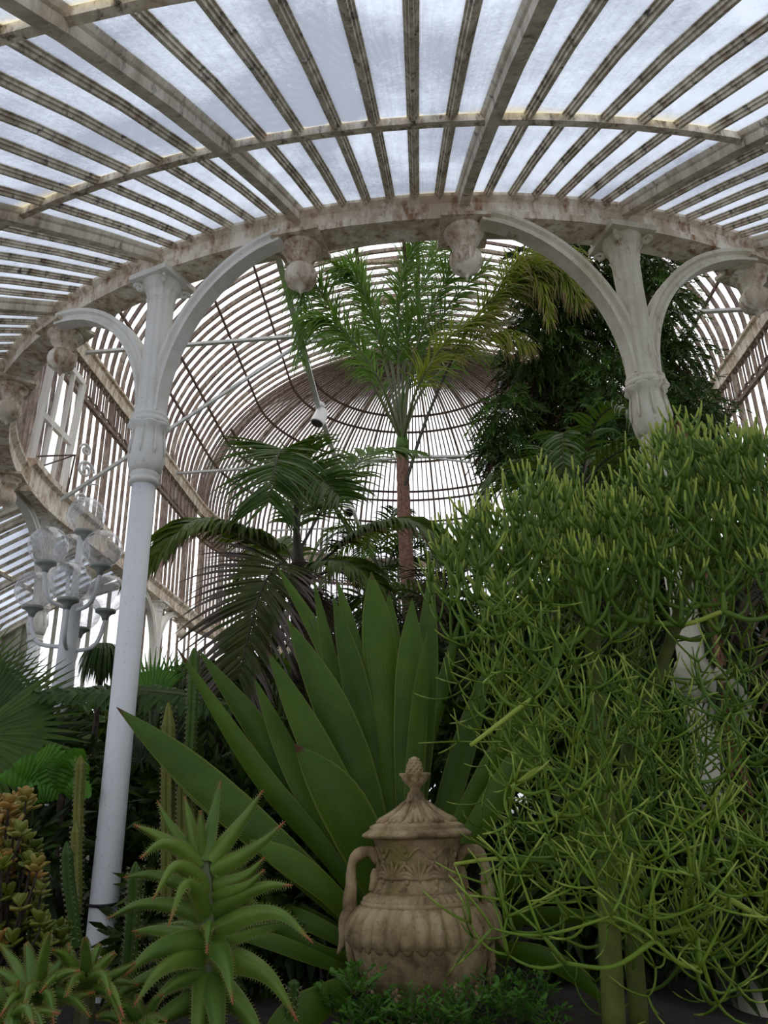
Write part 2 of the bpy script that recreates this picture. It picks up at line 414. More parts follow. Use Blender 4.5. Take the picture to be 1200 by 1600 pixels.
# dome -------------------------------------------------------------
def arc_pts(dirf, cx, n=22):
    """quarter rib from springing to apex; dirf(r, z) gives the world point"""
    return [dirf(RR*cos(pi/2*i/n), ZU+RISE*sin(pi/2*i/n)) for i in range(n+1)]
dome = struct('ceiling')
ribp = rect(.030, .055, -.045); ribm = rect(.055, .10, -.08)
ys = [.225*i+.15 for i in range(-0, 27)]
for i, y in enumerate(ys):
    n = 40; path = []; nr = []
    for k in range(n+1):
        a = pi*k/n; path.append(L(-RR*cos(a), y, ZU+RISE*sin(a))); nr.append(D(-cos(a)*RISE, 0) + V((0, 0, sin(a)*RR)))
    main = i % 6 == 0
    s = MB(); s.sweep(path, rect(.04, .075, -.06) if main else ribp, nr); s.build('main_rib' if main else 'glazing_bar', M['rib_light'] if main or i % 3 == 1 else M['rib'], dome)
for k in range(-48, 49):
    ph = UNIT*k/7
    if abs(ph) > 90: continue
    main = k % 7 == 3
    top = .985 if main else (.955 if k % 2 else .91)
    path = []; nr = []
    n = 20
    for i in range(n+1):
        a = pi/2*top*i/n; r = RR*cos(a); path.append(far(ph, r, ZU+RISE*sin(a))); nr.append(out_dir(('f', ph))*cos(a)*RISE + V((0, 0, sin(a)*RR)))
    s = MB(); s.sweep(path, rect(.045, .075, -.06) if main else rect(.026, .05, -.04), nr); s.build('main_rib' if main else 'glazing_bar', M['rib_light'] if main else M['rib'], dome)
ndome = struct('ceiling')
for k in range(-46, 47, 2):
    th = UNIT*k/7
    if abs(th) > 88: continue
    path = []; nr = []
    for i in range(15):
        a = pi/2*.93*i/14; r = RR*cos(a); path.append(near(th, r, ZU+RISE*sin(a))); nr.append(out_dir(('n', th))*cos(a)*RISE + V((0, 0, sin(a)*RR)))
    s = MB(); s.sweep(path, ribp, nr); s.build('glazing_bar', M['rib'], ndome)
def purlin_path(el):
    a = radians(el); return RR*cos(a)-.01, ZU+RISE*sin(a)-.02
levels = [17, 26, 29.5, 41.5, 53.5, 60]
for el in levels:
    r, z = purlin_path(el)
    pts = [far(90-180*k/48, r, z) for k in range(49)]
    pts = [L(r, 0, z), L(r, LEN/2, z)] + pts + [L(-r, LEN/2, z), L(-r, 0, z)] if el not in (29.5,) else pts
    s = MB(); s.sweep(pts, rect(.03, .05, -.05), V((0, 0, 1))); s.build('purlin', M['rib'], dome)
    if el in (26, 53.5):
        s = MB(); s.sweep([near(-90+180*k/36, r, z) for k in range(37)], rect(.03, .05, -.05), V((0, 0, 1))); s.build('purlin', M['rib'], ndome)
# ridge rails and opening roof light
s = MB()
for x in (-.98, -.12, .12):
    zz = ZU+RISE*sqrt(1-(x/RR)**2)-.06
    s.sweep([L(x, 0, zz), L(x, LEN*.8 if x == -.98 else LEN, zz)], rect(.07, .1, -.05), V((0, 0, 1)))
s.build('ridge_rail', M['rib'], dome)
# roof light frame seen between ridge rails
w = MB()
zz = ZU+RISE-.16
a0, a1, y0, y1 = -.92, -.22, 3.05, 4.2
for (xa, ya, xb, yb, ww) in ((a0, y0, a1, y0, .08), (a0, y1, a1, y1, .10), (a0, y0, a0, y1, .07), (a1, y0, a1, y1, .09)):
    w.sweep([L(xa, ya, zz), L(xb, yb, zz)], rect(ww, .06), V((0, 0, 1)))
win2 = w.build('window_2', M['beam']); win2['kind'] = 'structure'
# dome glass
s = MB()
def quadstrip(s, grid):
    b = len(s.v); nr_, nc = len(grid), len(grid[0])
    for row in grid: s.v += row
    for i in range(nr_-1):
        for j in range(nc-1): s.face([b+i*nc+j, b+i*nc+j+1, b+(i+1)*nc+j+1, b+(i+1)*nc+j], [(j/nc, i/nr_)]*4)
quadstrip(s, [[L(-RR*cos(pi*k/28), LEN*i/4, ZU+RISE*sin(pi*k/28)+.01) for k in range(29)] for i in range(5)])
quadstrip(s, [[far(-90+180*j/36, RR*cos(pi/2*i/12), ZU+RISE*sin(pi/2*i/12)+.01) for j in range(37)] for i in range(13)])
s.build('glass', M['glass_dome'], dome, smooth=True)
s = MB()
quadstrip(s, [[near(-90+180*j/36, RR*cos(pi/2*i/12), ZU+RISE*sin(pi/2*i/12)+.01) for j in range(37)] for i in range(13)])
s.build('glass', M['glass_dome'], ndome, smooth=True)
# upper beam (springing) and drum
ub = struct('trim_2')
b = MB(); b.sweep(closed_plan(RR, ZU-.20), [(-.05, 0), (.05, 0), (.06, .17), (.10, .19), (.10, .23), (-.10, .23), (-.10, .19), (-.06, .17)], V((0, 0, 1)), closed=True)
b.build('springing_beam', M['beam'], ub)
b = MB(); b.sweep(closed_plan(RR-.02, 6.87), rect(.06, .06), V((0, 0, 1)), closed=True); b.build('fret_rail', M['rib_light'], ub)
def drum(name, sts, arc_step):
    w = struct(name)
    for st, main in sts:
        wd = .07 if main else .028
        s = MB(); s.sweep([pt(st, RR, ZB+.25), pt(st, RR, ZU-.2)], rect(wd, .07 if main else .045, -.03), out_dir(st))
        s.build('mullion' if main else 'glazing_bar', M['rib_light'], w)
    # slender fret bars and little arches between the fret rail and the beam
    fr = MB()
    for (sa, _), (sb, _) in zip(sts[:-1], sts[1:]):
        A, B = pt(sa, RR-.02, 6.93), pt(sb, RR-.02, 6.93); mid = (A+B)/2; od = out_dir(sa)
        fr.sweep([mid, mid+V((0, 0, .47))], rect(.018, .02), od)
        r = (B-A).length*.42; ax = (B-A).normalized()
        fr.sweep([mid - ax*r*cos(pi*k/8) + V((0, 0, r*1.1*sin(pi*k/8))) for k in range(9)], rect(.022, .035), od)
        top = mid+V((0, 0, .40)); r2 = r*.5
        for sx in (-1, 1):
            c = top+ax*r*sx*.55
            fr.sweep([c - ax*r2*cos(pi*k/6) + V((0, 0, r2*sin(pi*k/6))) for k in range(7)], rect(.014, .03), od)
    fr.build('fretwork', M['rib'], w)
    g = MB(); 
    for (sa, _), (sb, _) in zip(sts[:-1], sts[1:]):
        bb = len(g.v); g.v += [pt(sa, RR+.01, ZB+.2), pt(sb, RR+.01, ZB+.2), pt(sb, RR+.01, ZU-.1), pt(sa, RR+.01, ZU-.1)]; g.face([bb, bb+1, bb+2, bb+3], [(0, 0), (1, 0), (1, 1), (0, 1)])
    g.build('glass', M['glass_dome'], w)
    return w
wl = drum('wall_left', [(('n', T0+UNIT*k/7), k % 7 == 0) for k in range(-41, -24)][::-1][::-1] + [(('l', .225*i+.15), i % 6 == 0) for i in range(0, 27)], .225)
wr = drum('wall_right', [(('n', T0+UNIT*k/7), k % 7 == 0) for k in range(38, 52)] + [(('r', .225*i+.15), i % 6 == 0) for i in range(0, 27)], .225)
wf = drum('wall_far', [(('f', UNIT*k/7), k % 7 == 3) for k in range(-46, 47)], .156)
# near drum above the ring: plain mullions
s = MB()
for k in range(-24, 38, 1):
    st = ('n', T0+UNIT*k/7); s.sweep([pt(st, RR, ZB+.25), pt(st, RR, ZU-.2)], rect(.03, .045, -.03), out_dir(st))
s.build('mullions', M['rib_light'], wn)
# glazed arcade of the far-left, far and right bays (from the ring beam down)
def curtain(sts, par, z0=.7):
    for i, st in enumerate(sts):
        s = MB(); s.sweep([pt(st, RR+.05, z0), pt(st, RR+.05, ZB)], rect(.026, .04, -.02), out_dir(st)); s.build('mullion', M['rib_light'], par)
    for z in (2.2, 3.6):
        s = MB(); s.sweep([pt(st, RR+.05, z) for st in sts], rect(.035, .04, -.02), V((0, 0, 1))); s.build('transom', M['rib_light'], par)
    s = MB(); s.sweep([pt(st, RR+.08, .3) for st in sts], rect(.2, .75), V((0, 0, 1))); s.build('sill', M['beam'], par)
    g = MB()
    for sa, sb in zip(sts[:-1], sts[1:]):
        bb = len(g.v); g.v += [pt(sa, RR+.06, z0), pt(sb, RR+.06, z0), pt(sb, RR+.06, ZB), pt(sa, RR+.06, ZB)]; g.face([bb, bb+1, bb+2, bb+3], [(0, 0), (1, 0), (1, 1), (0, 1)])
    g.build('glass', M['glass_dome'], par)
curtain([('l', 2.85+.45*i) for i in range(0, 8)], wl)
curtain([('f', -88+5*i) for i in range(0, 36)], wf)
curtain([('r', 2.85+.45*i) for i in range(0, 8)], wr)
# end walls closing the lean-to on both sides
cream = flat('cream_boarding', (.50, .49, .40), .7, (.42, .40, .32), 20)
for sg, par in ((-1, wl), (1, wr)):
    s = MB(); g = MB()
    for k in range(0, 17):
        x = RR+.05+.27*k; zt = max(2.0, 4.95-.28*(x-RR)) if x < 9 else 2.2
        s.sweep([L(sg*x, 2.9, .4), L(sg*x, 2.9, zt)], rect(.045 if k % 3 else .09, .05, -.02), D(0, -1))
        if k < 16:
            x2 = x+.27; z2 = 4.95-.28*(x2-RR)
            tgt = s if (1.2 < x-RR < 3.0) else g
            bb = len(tgt.v); tgt.v += [L(sg*x, 2.92, .4), L(sg*x2, 2.92, .4), L(sg*x2, 2.92, z2), L(sg*x, 2.92, zt)]; tgt.face([bb, bb+1, bb+2, bb+3], [(0, 0), (1, 0), (1, 1), (0, 1)])
    s.sweep([L(sg*RR, 2.9, 5.0), L(sg*9.2, 2.9, 3.7)], rect(.08, .12, -.06), V((0, 0, 1)))
    s.sweep([L(sg*RR, 2.9, 2.6), L(sg*9.2, 2.9, 2.6)], rect(.05, .05, -.02), V((0, 0, 1)))
    s.build('boarding', cream, par); g.build('glass', M['glass_dome'], par)
# the brown box beam over the left arcade
s = MB(); s.sweep([near(-78, RR-.12, 4.93), near(-84, RR-.12, 4.93), L(-RR+.12, .02, 4.93), L(-RR+.12, .5, 4.93), L(-RR+.12, 1.5, 4.93)], [(-.06, 0), (.06, 0), (.06, .04), (.03, .06), (.03, .30), (.08, .33), (.08, .40), (-.06, .40)], V((0, 0, 1)))
s.build('box_beam', M['beam'], ring_o)

# open casement in the drum on the left ------------------------------
wo = struct('window_1')
s = MB(); A = L(-RR+.10, -.80, 5.28); 
def WP(u, v, d=0): return L(-RR+.12+.10*v+d, -.78+.82*u, 5.27+1.58*v)
def wbar(s, u0, v0, u1, v1, w): s.sweep([WP(u0, v0), WP(u1, v1)], rect(w, .05, -.02), D(1, 0))
for a in ((0, 0, 0, 1), (1, 0, 1, 1)): wbar(s, *a, .10)
for a in ((0, 0, 1, 0), (0, 1, 1, 1), (0, .45, 1, .45)): wbar(s, *a, .08)
s.build('window_frame', M['white'], wo)
s = MB()
for u in (.33, .66): wbar(s, u, 0, u, 1, .035)
s.build('sash_bar', M['white'], wo)
s = MB(); s.tube([WP(.1, .12, .02), WP(.5, .22, .3), WP(.95, .02, .1)], .012, 6); s.tube([WP(.1, .02, .02), WP(.5, .22, .3)], .010, 6); s.build('stay', M['rib'], wo)
g = MB(); bb = 0; g.v += [WP(0, 0), WP(1, 0), WP(1, 1), WP(0, 1)]; g.face([0, 1, 2, 3], [(0, 0), (1, 0), (1, 1), (0, 1)]); g.build('pane', M['glass_dome'], wo)

# scroll bracket
def spiral(s, c, ax, up, r, turns, rad, flip=1):
    q = []
    for i in range(28):
        a = turns*2*pi*i/27; rr = r*(1-i/32); q.append(c + ax*flip*rr*cos(a) + up*rr*sin(a))
    s.tube(q, rad, 6)
s = MB(); c = L(-RR+.25, .35, 5.75); ax = D(.5, 1).normalized(); up = V((0, 0, 1))
spiral(s, c, ax, up, .13, 1.6, .02); spiral(s, c+up*.27+ax*-.03, ax, up, .09, 1.5, .017, -1); spiral(s, c-up*.42-ax*.02, ax, up, .09, 1.5, .017)
s.tube([c-up*.55, c-up*.3+ax*.02, c-up*.12+ax*.05], .014, 6); s.tube([c-up*.2, c-up*.16+ax*.12, c-up*.12+ax*.22], .012, 6)
o = s.build('scroll_bracket', M['steel']); tag(o, 'curled grey iron scroll bracket beside the open window on the left', 'bracket')

# tie rods -------------------------------------------------------
def rod(pts, label, r=.03, grp=None):
    s = MB(); s.sweep(pts, [(-r, -r*.6), (r, -r*.6), (r, r*.6), (-r, r*.6)], V((0, 0, 1)))
    o = s.build('tie_rod', M['steel']); tag(o, label, 'tie rod', grp); return o
ZR = 7.62
rod([L(-4.55, .35, ZR-.1), L(-1.6, .35, ZR), L(1.3, .25, ZR), L(4.55, .1, ZR-.1)], 'grey steel tie rod crossing the dome just beyond the front pendants')
rod([L(-4.55, 4.45, ZR-.1), L(-.1, 4.4, ZR), L(4.55, 4.4, ZR-.1)], 'grey steel tie rod crossing the middle of the dome behind the palm trunk')
rod([L(-.1, 4.4, ZR+.03), L(3.8, 5.6, ZR-.1)], 'short tie rod slanting right from the hub behind the palm trunk', .02)
rod([L(-.1, 4.4, ZR+.03), L(-3.0, 5.0, ZR-.05)], 'short tie rod slanting left from the hub behind the palm trunk', .02)
rod([L(-3.4, 8.0, ZR-.02), L(3.4, 8.0, ZR-.02)], 'farthest thin tie rod crossing low over the far glazing', .025)
rod([L(-1.62, -1.6, ZR+.06), L(-1.6, 2.5, ZR), L(-1.40, 8.4, ZR)], 'long steel tie rod running back left of the tall palm with two spotlights', .038)
rod([L(1.25, .2, ZR+.03), L(1.33, 4, ZR+.03), L(1.38, 8.4, ZR+.03)], 'long steel tie rod running back right of the tall palm with two spotlights', .035)

rod([L(-4.4, -.1, 5.15), L(-1.62, .66, ZR+.1), L(-.5, .5, ZR+.07)], 'steel strut rising from the left scroll bracket past the smooth white column', .028)
rod([L(.9, .42, ZR+.08), L(1.25, .46, ZR+.1), L(4.45, .4, 5.6)], 'steel strut descending to the right behind the cream flaking column', .028)
# ================================================================ ground, lamps, spotlights, urn
EYEV = V((0, 0, EYE))
def atz(px, py, z): r = ray(px, py); return r*((z-EYE)/r.z) + EYEV
def hn(x, y): return .06*sin(1.7*x+.5)+.05*sin(2.3*y+x)+.04*sin(4.1*x-2.2*y)
soil_m = flat('dark_soil', (.018, .013, .009), .95, (.05, .036, .024), 30, .8)
floor = MB(); floor.v += [V((-12, -4, 0)), V((12, -4, 0)), V((12, 26, 0)), V((-12, 26, 0))]; floor.face([0, 1, 2, 3])
fo = floor.build('floor', flat('pale_paving', (.42, .39, .34), .7, (.52, .49, .44), 5)); fo['kind'] = 'structure'
b = MB(); nx, ny = 40, 60
for j in range(ny+1):
    for i in range(nx+1):
        x = -8.5+17*i/nx; y = 2.3+17.2*j/ny
        b.v.append(V((x, y, .78+hn(x, y)+ .25*min(1, max(0, (y-4.5)/5)))))
for j in range(ny):
    for i in range(nx): q = j*(nx+1)+i; b.face([q, q+1, q+nx+2, q+nx+1])
o = b.build('floor', soil_m, smooth=True); o['kind'] = 'structure'  # soil of the raised planting bed, named as floor, not paving
b = MB(); b.sweep([V((-8.5, 2.25, 0)), V((8.5, 2.25, 0))], rect(.22, .86), V((0, 0, 1)))
o = b.build('trim_3', flat('bed_wall_stone', (.2, .18, .15), .85, (.28, .25, .2), 6, .4)); o['kind'] = 'structure'

# ---- globe lamps
def clear_globe():
    mt, nt, out = nodes('dusty_clear_globe'); tr = N(nt, 'ShaderNodeBsdfTransparent'); tr.inputs[0].default_value = (.93, .93, .94, 1)
    gl = N(nt, 'ShaderNodeBsdfGlossy'); gl.inputs['Roughness'].default_value = .08; gl.inputs[0].default_value = (.9, .9, .9, 1)
    df = N(nt, 'ShaderNodeBsdfDiffuse'); df.inputs[0].default_value = (.8, .8, .8, 1)
    lw = N(nt, 'ShaderNodeLayerWeight'); lw.inputs[0].default_value = .35
    m1 = N(nt, 'ShaderNodeMixShader'); nt.links.new(mth(nt, 'MULTIPLY', lw.outputs['Facing'], .6), m1.inputs[0]); nt.links.new(tr.outputs[0], m1.inputs[1]); nt.links.new(gl.outputs[0], m1.inputs[2])
    n = ramp(nt, noise(nt, geopos(nt), 7, 3, .6, 1.2), [(.45, (.07, .07, .07)), (.62, (.42, .42, .42))])
    m2 = N(nt, 'ShaderNodeMixShader'); nt.links.new(n, m2.inputs[0]); nt.links.new(m1.outputs[0], m2.inputs[1]); nt.links.new(df.outputs[0], m2.inputs[2])
    nt.links.new(m2.outputs[0], out.inputs[0]); return mt
GM = clear_globe(); LW = M['white_clean']; collar_m = flat('lamp_collar_grey', (.34, .36, .32), .5)
def lamp(base, globes, label, rg, axis_top, pr=.05):
    """globes: world centres; arms curve out from the pole"""
    t = thing('globe_lamp', label, 'lamp', base)
    s = MB(); x, y = axis_top.x, axis_top.y; zt = axis_top.z
    s.lathe((x, y, 0), [(pr*1.5, base.z), (pr*1.5, base.z+.25), (pr*1.15, base.z+.3), (pr*1.05, zt-1.25), (pr*1.5, zt-1.22), (pr*1.5, zt-1.17), (pr*1.35, zt-1.0), (pr*1.3, zt-.62), (pr*1.5, zt-.6), (pr*1.45, zt-.55), (pr*.6, zt-.5), (pr*.5, zt)], 20)
    s.build('pole', LW, t, smooth=True)
    for i, g in enumerate(globes):
        gb = g-V((0, 0, rg))
        if (V((g.x, g.y, 0))-V((x, y, 0))).length > .05:
            root = V((x, y, gb.z-.30)); mid = V((g.x*.75+x*.25, g.y*.75+y*.25, gb.z-.26))
            s = MB(); s.tube(bez([root, mid, V((g.x, g.y, gb.z-.08)), gb], 14), .016, 8); s.build('arm', LW, t, smooth=True)
        s = MB(); s.lathe(g, [(rg*sin(pi*k/16), -rg*cos(pi*k/16)) for k in range(2, 17)], 28)
        go = s.build('globe', GM, t, smooth=True)
        s = MB(); s.lathe(gb, [(.02, -.06), (.03, -.03), (.055, -.005), (.075, .0), (.078, .02), (.02, .022)], 20)
        k = s.build('collar', collar_m, t, smooth=True)
    return t
Yl = 5.7
gl = [at(135, 806, Yl), at(76, 853, Yl-.2), at(160, 858, Yl-.15), at(112, 862, Yl+.35), at(55, 922, Yl), at(110, 909, Yl-.3), at(168, 928, Yl+.05), at(128, 957, Yl+.35)]
ax = at(112, 930, Yl); ax.z = gl[0].z-.15
gl[0].x, gl[0].y = at(135, 806, Yl).x, Yl
lamp(V((ax.x, ax.y, .8)), gl, 'white lamp post with a cluster of clear glass globes on the left', .148, V((gl[0].x-.02, Yl, gl[0].z-.15)))
Yr = 4.9
gr = [at(1182, 775, Yr), at(1205, 850, Yr), at(1160, 905, Yr+.2), at(1235, 900, Yr)]
lamp(V((gr[0].x+.02, Yr, .8)), gr, 'dusty glass globe lamp half hidden behind the pencil cactus at the right edge', .16, V((gr[0].x+.02, Yr, gr[0].z-.16)))

# ---- spotlights clamped on the tie rods
spot_w = flat('spot_white', (.75, .75, .75), .4); spot_b = flat('spot_lens', (.01, .01, .012), .15)
def spot(p, d, label):
    t = thing('spotlight', label, 'spotlight', p, 'spotlights on the tie rods')
    s = MB(); s.lathe(p, [(.05, -.03), (.075, -.02), (.08, .03), (.055, .05)], 16); s.tube([p-V((0, 0, .03)), p-V((0, 0, .12))], .025, 8); s.build('clamp', M['steel'], t)
    d = d.normalized(); c = p-V((0, 0, .2)); s = MB(); s.tube([c-d*.15, c-d*.12, c+d*.12, c+d*.14], [.06, .10, .115, .11], 18); s.build('housing', spot_w, t, smooth=False)
    s = MB(); s.tube([c+d*.135, c+d*.148], [.095, .09], 18); s.build('lens', spot_b, t)
zs = 7.66
spot(atz(500, 634, zs), V((-.35, -.2, -1)), 'white spotlight under the left rod, the nearer one, tilted down')
spot(atz(545, 782, zs), V((.0, -.6, -.8)), 'small black-faced spotlight farther along the left rod above the arching frond')
spot(atz(779, 623, zs), V((.4, -1, -.15)), 'white round spotlight under the right rod beside the dark conifer')
spot(atz(757, 773, zs), V((.35, -.5, -.75)), 'small white spotlight at the far end of the right rod')

# ---- lidded stone urn
def stone_mat():
    mt, nt, out = nodes('weathered_terracotta_stone'); pos = geopos(nt); p = N(nt, 'ShaderNodeBsdfPrincipled')
    n1 = noise(nt, pos, 7, 6, .65); n2 = noise(nt, pos, 40, 6, .7); n3 = noise(nt, pos, 4.5, 4, .6)
    c = ramp(nt, n1, [(.32, (.16, .105, .05)), (.48, (.44, .31, .16)), (.64, (.62, .47, .27))])
    c = mixc(nt, ramp(nt, n2, [(.52, (0, 0, 0)), (.75, (.6, .6, .6))]), c, (.06, .04, .028))
    c = mixc(nt, ramp(nt, n3, [(.60, (0, 0, 0)), (.72, (.6, .6, .6))]), c, (.26, .23, .03))
    nt.links.new(c, p.inputs['Base Color']); p.inputs['Roughness'].default_value = .85
    nt.links.new(bump(nt, mth(nt, 'ADD', n2, n1), .6, .01), p.inputs['Normal']); nt.links.new(p.outputs[0], out.inputs[0]); return mt
ST = stone_mat()
UC = at(655, 1400, 3.3); ux, uy = UC.x, UC.y
ut = thing('lidded_urn', 'weathered stone urn with a lid and two looped handles among low leaves', 'urn', (ux, uy, .82))
def zz_(y, d=0): return at(655, y, 3.3+d).z
s = MB()
s.lathe((ux, uy, 0), [(.15, .80), (.16, .84), (.13, .87), (.11, .89), (.15, .92), (.195, .965), (.235, 1.03), (.255, 1.09), (.262, 1.13), (.262, 1.15)], 72)
s.lathe((ux, uy, 0), [(.258, 1.125), (.272, 1.135), (.276, 1.16), (.272, 1.19), (.258, 1.22), (.236, 1.245), (.218, 1.258)], 240,
        mod=lambda a, i: .965+.085*abs(sin(15*a))**.7 if 0 < i < 6 else 1)
s.lathe((ux, uy, 0), [(.222, 1.250), (.228, 1.262), (.218, 1.27)], 72)
s.lathe((ux, uy, 0), [(.216, 1.262), (.214, 1.278), (.190, 1.292), (.184, 1.296)], 200, mod=lambda a, i: 1+.022*sin(48*a))
s.lathe((ux, uy, 0), [(.186, 1.29), (.165, 1.32), (.152, 1.36), (.150, 1.40), (.156, 1.44), (.170, 1.475), (.178, 1.49)], 72)
for k in range(30):                                  # rounded lower ends of the gadroons
    a = 2*pi*(k+.5)/30; s.lathe((ux+cos(a)*.258, uy+sin(a)*.258, 1.138), [(.001, -.026), (.014, -.020), (.022, -.006), (.022, .01), (.012, .025)], 8)
ub_ = s.build('body', ST, ut, smooth=True)
def nr_at(z):
    P_ = [(1.29, .186), (1.32, .165), (1.36, .152), (1.40, .150), (1.44, .156), (1.475, .170), (1.49, .178)]
    for (z0, r0), (z1, r1) in zip(P_[:-1], P_[1:]):
        if z <= z1: return r0+(r1-r0)*max(0, (z-z0)/(z1-z0))
    return .178
s = MB()                                             # raised leaf ornament round the neck
for k in range(9):
    a0 = 2*pi*k/9-pi/2
    for j in range(-4, 5):
        ph = radians(20*j); ln = .078*cos(ph*.45)*(1 if j % 2 == 0 else .86); pts = []
        for i in range(6):
            f = i/5; z = 1.335+ln*f*cos(ph)+.012*abs(j)/4; da = (ln*f*sin(ph))/.16*(1+.15*f); r = nr_at(z)+.001+.009*f*f
            pts.append(V((ux+cos(a0+da)*r, uy+sin(a0+da)*r, z)))
        s.tube(pts, [.003, .006, .008, .009, .008, .004], 6)
    aa = a0+pi/9
    for q in range(7):
        z = 1.315+.022*q; r = nr_at(z)+.001; s.lathe((ux+cos(aa+.05*sin(q*1.5))*r, uy+sin(aa+.05*sin(q*1.5))*r, z), [(.001, -.012), (.008, -.006), (.010, 0), (.007, .007), (.001, .012)], 8)
    s.tube([V((ux+cos(a0+b_)*(nr_at(1.435+.02*cos(b_*9))+.002), uy+sin(a0+b_)*(nr_at(1.435+.02*cos(b_*9))+.002), 1.435+.02*cos(b_*9))) for b_ in [(-.34+.68*q/12) for q in range(13)]], .005, 6)
s.build('neck_ornament', ST, ub_, smooth=True)
s = MB()                                             # vine and grapes round the foot
for sx in (-1, 1):
    for k in range(16):
        a = (pi if sx < 0 else 0) - sx*(-.15) + U(-.30, .30) - .15*sx*0; z = U(.93, 1.09); r = .17+.09*min(1, (z-.92)/.13)+.012
        s.lathe((ux+cos(a)*r, uy+sin(a)*r, z), [(.001, -.014), (.011, -.008), (.014, 0), (.011, .008), (.001, .014)], 8)
    a0 = pi if sx < 0 else 0
    s.tube([V((ux+cos(a0+.1*sin(q))*(.275-.004*q), uy+sin(a0+.1*sin(q))*(.275-.004*q), 1.16-.03*q)) for q in range(7)], .016, 7)
for k in range(7):
    a = -pi/2 + (k-3)*.45 + U(-.05, .05); z = .955 + U(0, .03) + .02*abs(k-3)*.6; r = .215+.02*abs(k-3)*.5
    for j in range(5):
        b_ = j*2*pi/5; s.tube([V((ux+cos(a)*r, uy+sin(a)*r, z)), V((ux+cos(a+.11*cos(b_))*(r+.012), uy+sin(a+.11*cos(b_))*(r+.012), z+.03*sin(b_)))], [.013, .003], 6)
s.build('vine_ornament', ST, ub_, smooth=True)
for sx in (-1, 1):
    s = MB()
    pts = [V((ux+sx*x, uy, z)) for x, z in ((.155, 1.40), (.175, 1.435), (.215, 1.438), (.250, 1.415), (.262, 1.37), (.262, 1.32), (.268, 1.27), (.262, 1.22), (.252, 1.18))]
    s.tube(bez(pts, 28), [.018+.006*abs(sin(i*.55)) for i in range(12)]+[.017+i*.0012 for i in range(17)], 10)
    s.tube(bez([V((ux+sx*x, uy-.01, z)) for x, z in ((.258, 1.25), (.285, 1.20), (.293, 1.14), (.315, 1.09))], 10), [.022, .024, .026, .026, .024, .022, .019, .016, .012, .008, .004], 8)
    s.tube(bez([V((ux+sx*x, uy-.02, z)) for x, z in ((.165, 1.38), (.168, 1.34), (.185, 1.30))], 6), [.012, .018, .022, .02, .018, .014, .01], 8)
    s.build('handle', ST, ut, smooth=True)
s = MB()
s.lathe((ux, uy, 0), [(.17, 1.483), (.205, 1.488), (.218, 1.495), (.216, 1.503), (.195, 1.515), (.186, 1.52), (.188, 1.53), (.176, 1.535), (.135, 1.552), (.085, 1.580), (.055, 1.605), (.036, 1.63), (.030, 1.655)], 120,
        mod=lambda a, i: 1+(.035*sin(8*a)+.02*sin(16*a+1) if 8 <= i <= 11 else 0))
lid = s.build('lid', ST, ut, smooth=True)
s = MB()
for k in range(11):
    a = 2*pi*k/11+.1
    for j in (-1, 0, 1):
        pts = [V((ux+cos(a+j*.14*f)*r, uy+sin(a+j*.14*f)*r, z)) for f, r, z in ((0, .046, 1.617), (.4, .078, 1.589), (.8, .118, 1.562), (1, .145, 1.550), (1, .160, 1.543))]
        s.tube(pts, [.008, .011, .014, .013, .006], 6)
s.build('lid_ornament', ST, lid, smooth=True)
s = MB()
s.lathe((ux, uy, 0), [(.028, 1.645), (.024, 1.655), (.020, 1.668), (.030, 1.68), (.045, 1.692), (.050, 1.71)], 24)
s.lathe((ux, uy, 0), [(.045, 1.695), (.052, 1.712), (.060, 1.722), (.058, 1.727), (.040, 1.720)], 96, mod=lambda a, i: 1+.10*sin(8*a))
s.lathe((ux, uy, 0), [(.026, 1.715), (.031, 1.73), (.030, 1.75), (.024, 1.772), (.012, 1.788), (.001, 1.792)], 24)
for r_ in range(6):
    for k in range(9):
        a = 2*pi*(k+.5*(r_ % 2))/9; z = 1.722+.011*r_; r = [.031, .032, .031, .028, .024, .018][r_]
        s.lathe((ux+cos(a)*r, uy+sin(a)*r, z), [(.001, -.006), (.005, -.003), (.006, .001), (.002, .007)], 6)
s.build('pine_cone_finial', ST, ut, smooth=True)
# cable tie round the smooth column
p = near(T0-UNIT, RR, 1.18); s = MB(); s.tube([p+V((cos(2*pi*k/24)*.079, sin(2*pi*k/24)*.079, .004*sin(2*pi*k/24))) for k in range(25)], .008, 6)
tag(s.build('cable_tie', flat('black_plastic', (.012, .012, .012), .5)), 'thin black band strapped round the foot of the smooth white column', 'strap')
# ================================================================ plants
LM = {}
LM['sword'] = leafmat('sword_leaf_green', (.035, .095, .018), (.060, .15, .022), (.10, .035, .012), .985, .5, .18, 5, (.16, .20, .03), 70)
LM['palm'] = leafmat('palm_green', (.018, .055, .020), (.045, .105, .030), None, .8, .38, .25)
LM['palm_yg'] = leafmat('palm_yellow_green', (.028, .070, .016), (.065, .13, .030), (.12, .06, .035), .80, .42, .3)
LM['palm_brown'] = leafmat('palm_dying', (.030, .055, .03), (.055, .080, .045), (.17, .13, .115), .42, .6, .2)
LM['dead'] = leafmat('dead_frond', (.025, .025, .03), (.060, .055, .065), None, .8, .8, .1)
LM['plume'] = leafmat('plume_green', (.035, .10, .035), (.07, .17, .055), (.10, .16, .04), .85, .4, .3)
LM['plume_y'] = leafmat('plume_yellow', (.06, .13, .03), (.14, .21, .05), (.24, .17, .08), .62, .5, .35, 10)
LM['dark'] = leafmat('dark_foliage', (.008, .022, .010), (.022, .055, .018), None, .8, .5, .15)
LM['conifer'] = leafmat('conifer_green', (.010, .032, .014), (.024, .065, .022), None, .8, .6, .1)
LM['conifer_l'] = leafmat('conifer_light', (.02, .06, .02), (.045, .12, .035), None, .8, .6, .15)
